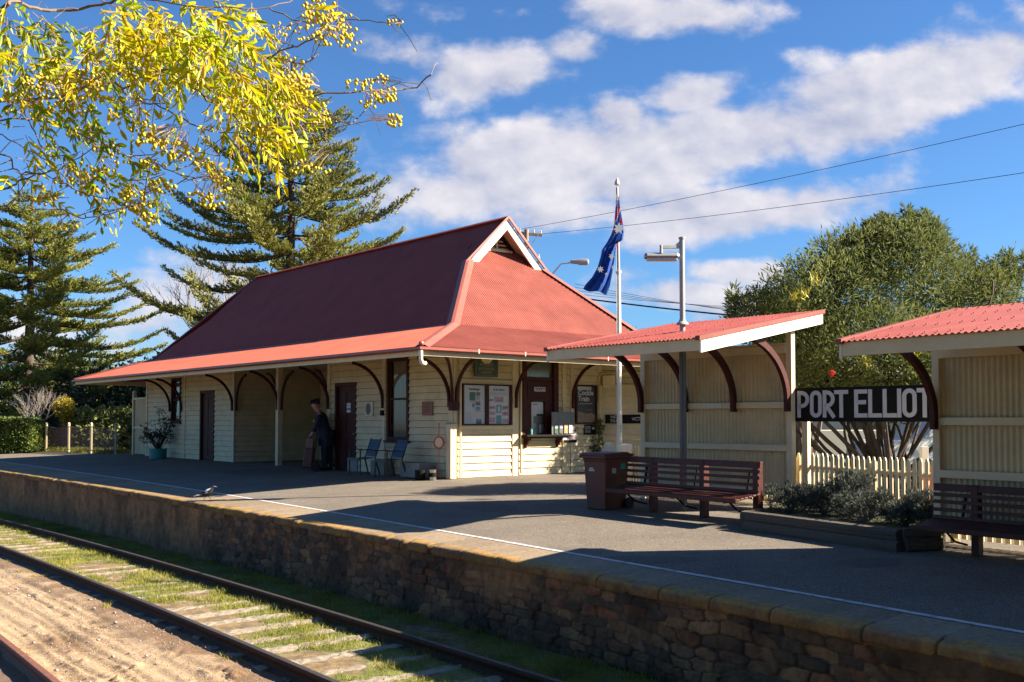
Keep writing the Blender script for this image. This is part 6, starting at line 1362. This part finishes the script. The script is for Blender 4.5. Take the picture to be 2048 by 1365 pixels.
def behind():  # unseen trees added to cut the sky fill light
    for k, (x, y, rr, lab) in enumerate(((-14,-12,(7,4,4.5),'added unseen tree behind the camera, left, blocking sky light'),(-1,-15,(7,4,5),'added unseen tree directly behind the camera, blocking sky light'),(12,-14,(7,4,4.5),'added unseen tree behind the camera, right, blocking sky light'))):
        bigtree('sky_fill_blocker', lab, (x, y, -1.3), [((0,0,5),rr,3),((2,0,7.5),(4,3,2.5),1)], 9000, .7, .4, M['bushdark'], 120+k, .3, .1, 16, jitter=.5)
behind()

# ================================================================ figure in uniform with a trolley of cases
def person():
    p = G(650, 941); sc = 1.10; t = thing('person', 'person in dark peaked cap and long navy coat bending over a trolley of suitcases', 'person', p, 0, scale=sc)
    # local x = picture right, y = away; body bends forward to the left
    def skin(name, nodes, edges, m, par, sub=1):
        me = bpy.data.meshes.new(name); me.from_pydata([n[0] for n in nodes], edges, []); o = bpy.data.objects.new(name, me); COL.objects.link(o); o.parent = par
        bm = bmesh.new(); bm.from_mesh(me); ly = bm.verts.layers.skin.verify(); bm.verts.ensure_lookup_table()
        for i, n in enumerate(nodes):
            r_ = n[1]; bm.verts[i][ly].radius = (r_, r_) if isinstance(r_, float) else r_; bm.verts[i][ly].use_root = (i == 0)
        bm.to_mesh(me); bm.free(); s = o.modifiers.new('skin', 'SKIN'); s.use_smooth_shade = True; q = o.modifiers.new('sub', 'SUBSURF'); q.levels = q.render_levels = sub
        dg = bpy.context.evaluated_depsgraph_get(); ev = bpy.data.meshes.new_from_object(o.evaluated_get(dg)); ev.name = name; bpy.data.objects.remove(o); o = bpy.data.objects.new(name, ev); COL.objects.link(o); o.parent = par; ev.materials.clear(); ev.materials.append(m); return o
    N = [((.02,0,.93),.13),((-.02,0,1.10),.13),((-.07,0,1.27),.15),((-.13,0,1.41),.13),((-.17,0,1.49),.068),((-.20,0,1.54),.065),   # 0-5 spine, neck
         ((-.245,0,1.61),.098),((-.255,0,1.68),.108),((-.25,0,1.73),.08),                                                        # 6-8 head
         ((-.12,-.17,1.41),.075),((-.16,-.22,1.18),.052),((-.27,-.16,.98),.040),((-.31,-.14,.92),.034),                            # 9-12 near arm
         ((-.12,.17,1.41),.075),((-.17,.22,1.18),.052),((-.27,.16,1.00),.040),((-.31,.14,.93),.034),                               # 13-16 far arm
         ((.03,-.09,.86),.10),((.0,-.10,.50),.065),((.02,-.10,.10),.045),((-.06,-.10,.045),.042),((-.14,-.10,.035),.03),           # 17-21
         ((.05,.09,.86),.10),((.07,.10,.50),.065),((.14,.10,.10),.045),((.06,.10,.045),.042),((-.02,.10,.035),.03)]                # 22-26
    Ed = [(0,1),(1,2),(2,3),(3,4),(4,5),(5,6),(6,7),(7,8),(3,9),(9,10),(10,11),(11,12),(3,13),(13,14),(14,15),(15,16),(0,17),(17,18),(18,19),(19,20),(20,21),(0,22),(22,23),(23,24),(24,25),(25,26)]
    # fingers curled over the trolley handle
    for w, sy in ((12, -1), (16, 1)):
        wx, wy, wz = N[w][0]; palm = len(N); N.append(((wx-.035, wy, wz-.035), .024)); Ed.append((w, palm))
        for q in range(4):
            fy = wy+(q-1.5)*.018; l = (.030,.034,.032,.025)[q]; a = len(N); N += [((wx-.055, fy, wz-.055), .0095), ((wx-.075, fy, wz-.065-l*.5), .0085), ((wx-.062, fy, wz-.075-l), .0075)]; Ed += [(palm, a), (a, a+1), (a+1, a+2)]
        a = len(N); N += [((wx-.025, wy+sy*.028, wz-.045), .010), ((wx-.045, wy+sy*.034, wz-.075), .0085)]; Ed += [(palm, a), (a, a+1)]
    body = skin('body', N, Ed, M['skin'], t)
    # face: nose, ears, eyes, mouth as small forms on the head
    for nm_, c_, r_ in (('nose',(-.345,0,1.655),(.020,.013,.022)),('ear',(-.25,-.088,1.665),(.018,.010,.028)),('ear',(-.25,.088,1.665),(.018,.010,.028)),('chin',(-.32,0,1.60),(.022,.03,.022))): x = MB(); x.ball(c_, r_); x.build(nm_, M['skin'], t, smooth=True)
    x = MB(); x.ball((-.338,-.033,1.685),(.007,.012,.008)); x.ball((-.338,.033,1.685),(.007,.012,.008)); x.ball((-.342,0,1.622),(.006,.022,.005)); x.build('eyes_and_mouth', M['strap'], t)
    # coat: lofted rings from collar to hem, bending with the body
    rings = [(-.165,1.485,.075,.085),(-.135,1.45,.13,.17),(-.12,1.38,.165,.215),(-.09,1.27,.17,.20),(-.05,1.13,.155,.175),(-.02,1.02,.165,.185),(.01,.90,.19,.205),(.025,.78,.20,.205),(.04,.62,.205,.21)]
    V = []; m_ = 28
    for (cx, z, rx, ry) in rings:
        for j in range(m_):
            a = 2*PI*j/m_; k = 1+.05*math.sin(5*a+z*3)*(1 if z < .95 else .2); V.append((cx+rx*k*math.cos(a), ry*k*math.sin(a), z))
    x = MB(); x.add(V, [(i*m_+j, i*m_+(j+1)%m_, (i+1)*m_+(j+1)%m_, (i+1)*m_+j) for i in range(len(rings)-1) for j in range(m_)])
    for sy in (-1, 1): x.tube([(-.11,sy*.165,1.42),(-.135,sy*.20,1.32),(-.16,sy*.22,1.18),(-.23,sy*.185,1.05),(-.285,sy*.155,.97)], [.085,.078,.066,.058,.05], 12)
    c = x.build('coat', M['coat'], t, smooth=True); c.modifiers.new('sub', 'SUBSURF').levels = 1
    x = MB(); x.tube([(.03,-.09,.80),(.0,-.10,.50),(.02,-.10,.09)], [.115,.09,.075], 12); x.build('trouser_leg', M['coat'], t, smooth=True); x = MB(); x.tube([(.05,.09,.80),(.09,.10,.50),(.15,.10,.09)], [.115,.09,.075], 12); x.build('trouser_leg', M['coat'], t, smooth=True)
    x = MB(); x.add([(-.246,-.045,1.47),(-.246,.045,1.47),(-.292,.03,1.32),(-.292,-.03,1.32)], [(0,1,2,3)]); x.build('shirt_front', M['whites'], t)
    x = MB(); x.box((-.265,-.12,1.26), (.02,.06,.075), None, Matrix.Rotation(R(25), 3, 'Z')); x.build('name_tag', M['yellowp'], t)
    x = MB(); [x.ball((-.245+.03*k,-.03,1.22-.10*k), .011, None, 8, 5) for k in range(4)]; [x.box((-.11,s*.19,1.475),(.05,.05,.015)) for s in (-1,1)]; x.build('buttons', M['gold'], t)
    R_ = Matrix.Rotation(R(-16), 3, 'Y'); x = MB(); x.lathe([(.108,-.02),(.110,.02),(.130,.05),(.130,.065),(.07,.08),(.001,.083)], (-.252,0,1.735), 22, None, 1, .92, R_); x.build('cap', M['black'], t, smooth=True)
    x = MB(); V = [(-.335+.0,-.075,1.73),(-.335,.075,1.73),(-.40,.045,1.695),(-.415,0,1.69),(-.40,-.045,1.695)]; x.add(V+[(a,b,c-.008) for a,b,c in V], [(0,1,2,3,4),(9,8,7,6,5)]+[(i,(i+1)%5,(i+1)%5+5,i+5) for i in range(5)]); x.build('peak', M['black'], t)
    x = MB(); x.ball((-.365,0,1.79), (.008,.018,.022)); x.build('cap_badge', M['galv'], t)
    x = MB(); x.lathe([(.103,-.075),(.107,0)], (-.242,0,1.735), 18, None, .98, .93, R_); x.build('hair', M['strap'], t)
    x = MB(); x.box((.20,-.10,.93),(.10,.24,.20)); x.tube([(.18,-.17,1.02),(-.05,-.215,1.40),(-.1,-.12,1.50)], .012, 6); x.build('satchel', M['black'], t, bevel=.02)
    x = MB()
    for (xx, yy) in ((-.06,-.10),(.06,.10)): x.box((xx-.02,yy,.045),(.27,.10,.08))
    x.build('shoes', M['black'], t, bevel=.03)
    # trolley
    tp = G(622, 943); q = thing('luggage_trolley', 'hand trolley leaning upright in front of the uniformed figure', 'trolley', tp, R(8)); x = MB()
    for sy in (-.17, .17): x.bar((.05,sy,.12),(-.0+.18,sy,1.22),.03,.03)
    for z in (.3,.6,.9): x.bar((.05+.118*(z-.12),-.17,z),(.05+.118*(z-.12),.17,z),.02,.03)
    x.bb(-.22,.06,-.18,.18,.09,.11); x.tube([(.18,-.17,1.22),(.24,-.17,1.25),(.24,.17,1.25),(.18,.17,1.22)], .014, 6); x.build('frame', M['strap'], q)
    for sy in (-.22,.22): x = MB(); x.tube([(.13,sy-.02,.12),(.13,sy+.02,.12)], .12, 18); x.build('wheel', M['rubber'], q, bevel=.006)
    for k, (z, w, h, d, m, lab) in enumerate(((.115,.24,.52,.50,'case','large reddish brown suitcase at the bottom of trolley'),(.64,.19,.28,.44,'case','smaller pinkish suitcase stacked on top of the trolley'))):
        c = thing('suitcase', lab, 'suitcase', Vector(tp)+Vector((-.075+.05*k,0,z)), R(8)); x = MB(); x.box((0,0,h/2),(w,d,h),None,Matrix.Rotation(R(6),3,'Y')); x.build('case_body', M['case'] if k == 0 else mat('pink suitcase', (.34,.15,.13), .6, .12, 6), c, bevel=.025)
        x = MB(); x.box((0,-.12,h/2),(w+.012,.03,h+.012),None,Matrix.Rotation(R(6),3,'Y')); x.box((0,.12,h/2),(w+.012,.03,h+.012),None,Matrix.Rotation(R(6),3,'Y')); x.tube([(0,-.06,h),(0.02,-.05,h+.04),(0.02,.05,h+.04),(0,.06,h)], .010, 6); x.build('straps', M['strap'], c)
person()

# ================================================================ magpie on the edge
def magpie():
    p = G(416.5, 1003.5); t = thing('magpie', 'black and white magpie walking along the platform edge', 'bird', p+Vector((0,0,.004)), 0, scale=1.22)
    # local x = picture right (facing right)
    R_ = lambda a: Matrix.Rotation(a, 3, 'Y')
    sec = [(-.20,.095,.004,.010),(-.13,.105,.012,.018),(-.085,.115,.026,.034),(-.04,.130,.040,.052),(.0,.150,.044,.058),(.035,.178,.038,.050),(.055,.205,.026,.032),(.066,.226,.021,.024),(.078,.243,.022,.022),(.094,.247,.016,.015),(.104,.244,.007,.007)]
    n = 16; V = []
    for i, (x, z, ry, rz) in enumerate(sec):
        a = sec[max(i-1,0)]; b = sec[min(i+1,len(sec)-1)]; d = Vector((b[0]-a[0],0,b[1]-a[1])).normalized(); up = Vector((-d.z,0,d.x))
        for j in range(n): an = 2*PI*j/n; q = Vector((x,0,z))+Vector((0,1,0))*ry*math.cos(an)+up*rz*math.sin(an); V.append(tuple(q))
    Fs = [(i*n+j, i*n+(j+1)%n, (i+1)*n+(j+1)%n, (i+1)*n+j) for i in range(len(sec)-1) for j in range(n)]+[tuple(range(n-1,-1,-1)), tuple((len(sec)-1)*n+j for j in range(n))]
    x = MB(); x.add(V, Fs); o = x.build('body', None, t, smooth=True); o.data.materials.append(M['fblack']); o.data.materials.append(M['fwhite']); mi = []
    for f in Fs:
        if len(f) > 4: mi.append(0); continue
        i, j = divmod(f[0], n); upper = math.sin(2*PI*(j+.5)/n)
        mi.append(1 if (3 <= i <= 6 and upper > .35) or (i in (0,) and upper > 0) else 0)
    o.data.polygons.foreach_set('material_index', mi)
    x = MB(); x.add([(-.01,-.048,.155),(.03,-.046,.165),(-.02,-.050,.125),(-.16,-.03,.115),(-.19,-.02,.118)], [(0,1,2,3,4)]); x.add([(-.01,.048,.155),(.03,.046,.165),(-.02,.050,.125),(-.16,.03,.115),(-.19,.02,.118)], [(4,3,2,1,0)]); x.build('wing', M['fblack'], t)
    x = MB(); x.add([(-.01,-.055,.152),(.01,-.053,.158),(-.01,-.056,.140),(-.06,-.050,.132)], [(0,1,2,3)]); x.build('wing_patch', M['fwhite'], t)
    x = MB(); x.add([(-.09,-.02,.11),(-.09,.02,.11),(-.24,.03,.085),(-.24,-.03,.085),(-.09,-.02,.12),(-.09,.02,.12),(-.24,.03,.09),(-.24,-.03,.09)], [(0,1,2,3),(7,6,5,4),(0,4,5,1),(2,6,7,3),(0,3,7,4),(1,5,6,2)]); x.build('tail', M['fwhite'], t); x = MB(); x.bb(-.262,-.235,-.032,.032,.079,.088); x.build('tail_tip', M['fblack'], t)
    x = MB(); x.tube([(.10,0,.245),(.125,0,.243),(.148,0,.236)], [.009,.006,.0015], 8); x.build('beak', M['beak'], t, smooth=True)
    for k, (fx, y) in enumerate(((-.06,-.02),(.045,.02))):
        x = MB(); x.tube([(-.02,y,.12),(-.015+fx*.4,y,.075)], [.016,.009], 8); x.tube([(-.015+fx*.4,y,.078),(fx-.01,y,.035),(fx,y,.006)], [.0045,.004,.004], 6)
        for a in (-.5,0,.5,PI): x.tube([(fx,y,.006),(fx+.03*math.cos(a),y+.03*math.sin(a),.004)], [.0035,.0015], 5)
        x.build('leg', M['fblack'], t)
magpie()
def litter():
    g = np.random.default_rng(41); n = 900; px = g.uniform(700, 2040, n); P = []
    for i in range(n):
        p = G(px[i], g.uniform(955+max(0, (px[i]-1200)*.10), 1060+max(0, (px[i]-1000)*.22)))
        P.append((p.x, p.y, p.z+.006))
    P = np.array(P); V, Fc = blades(P, np.stack([g.normal(size=n), g.normal(size=n), g.normal(size=n)*.12], 1), np.stack([g.normal(size=n)*.2, g.normal(size=n)*.2, np.ones(n)], 1), g.uniform(.015, .05, n), g.uniform(.006, .016, n))
    o = npmesh('leaf_litter', V, Fc, mat('dry leaf litter', (.20,.13,.06), .8, .4, 3, col2=(.38,.30,.16))); tag(o, 'dry leaves and grit scattered over the asphalt', 'leaf litter', kind='stuff')
litter()
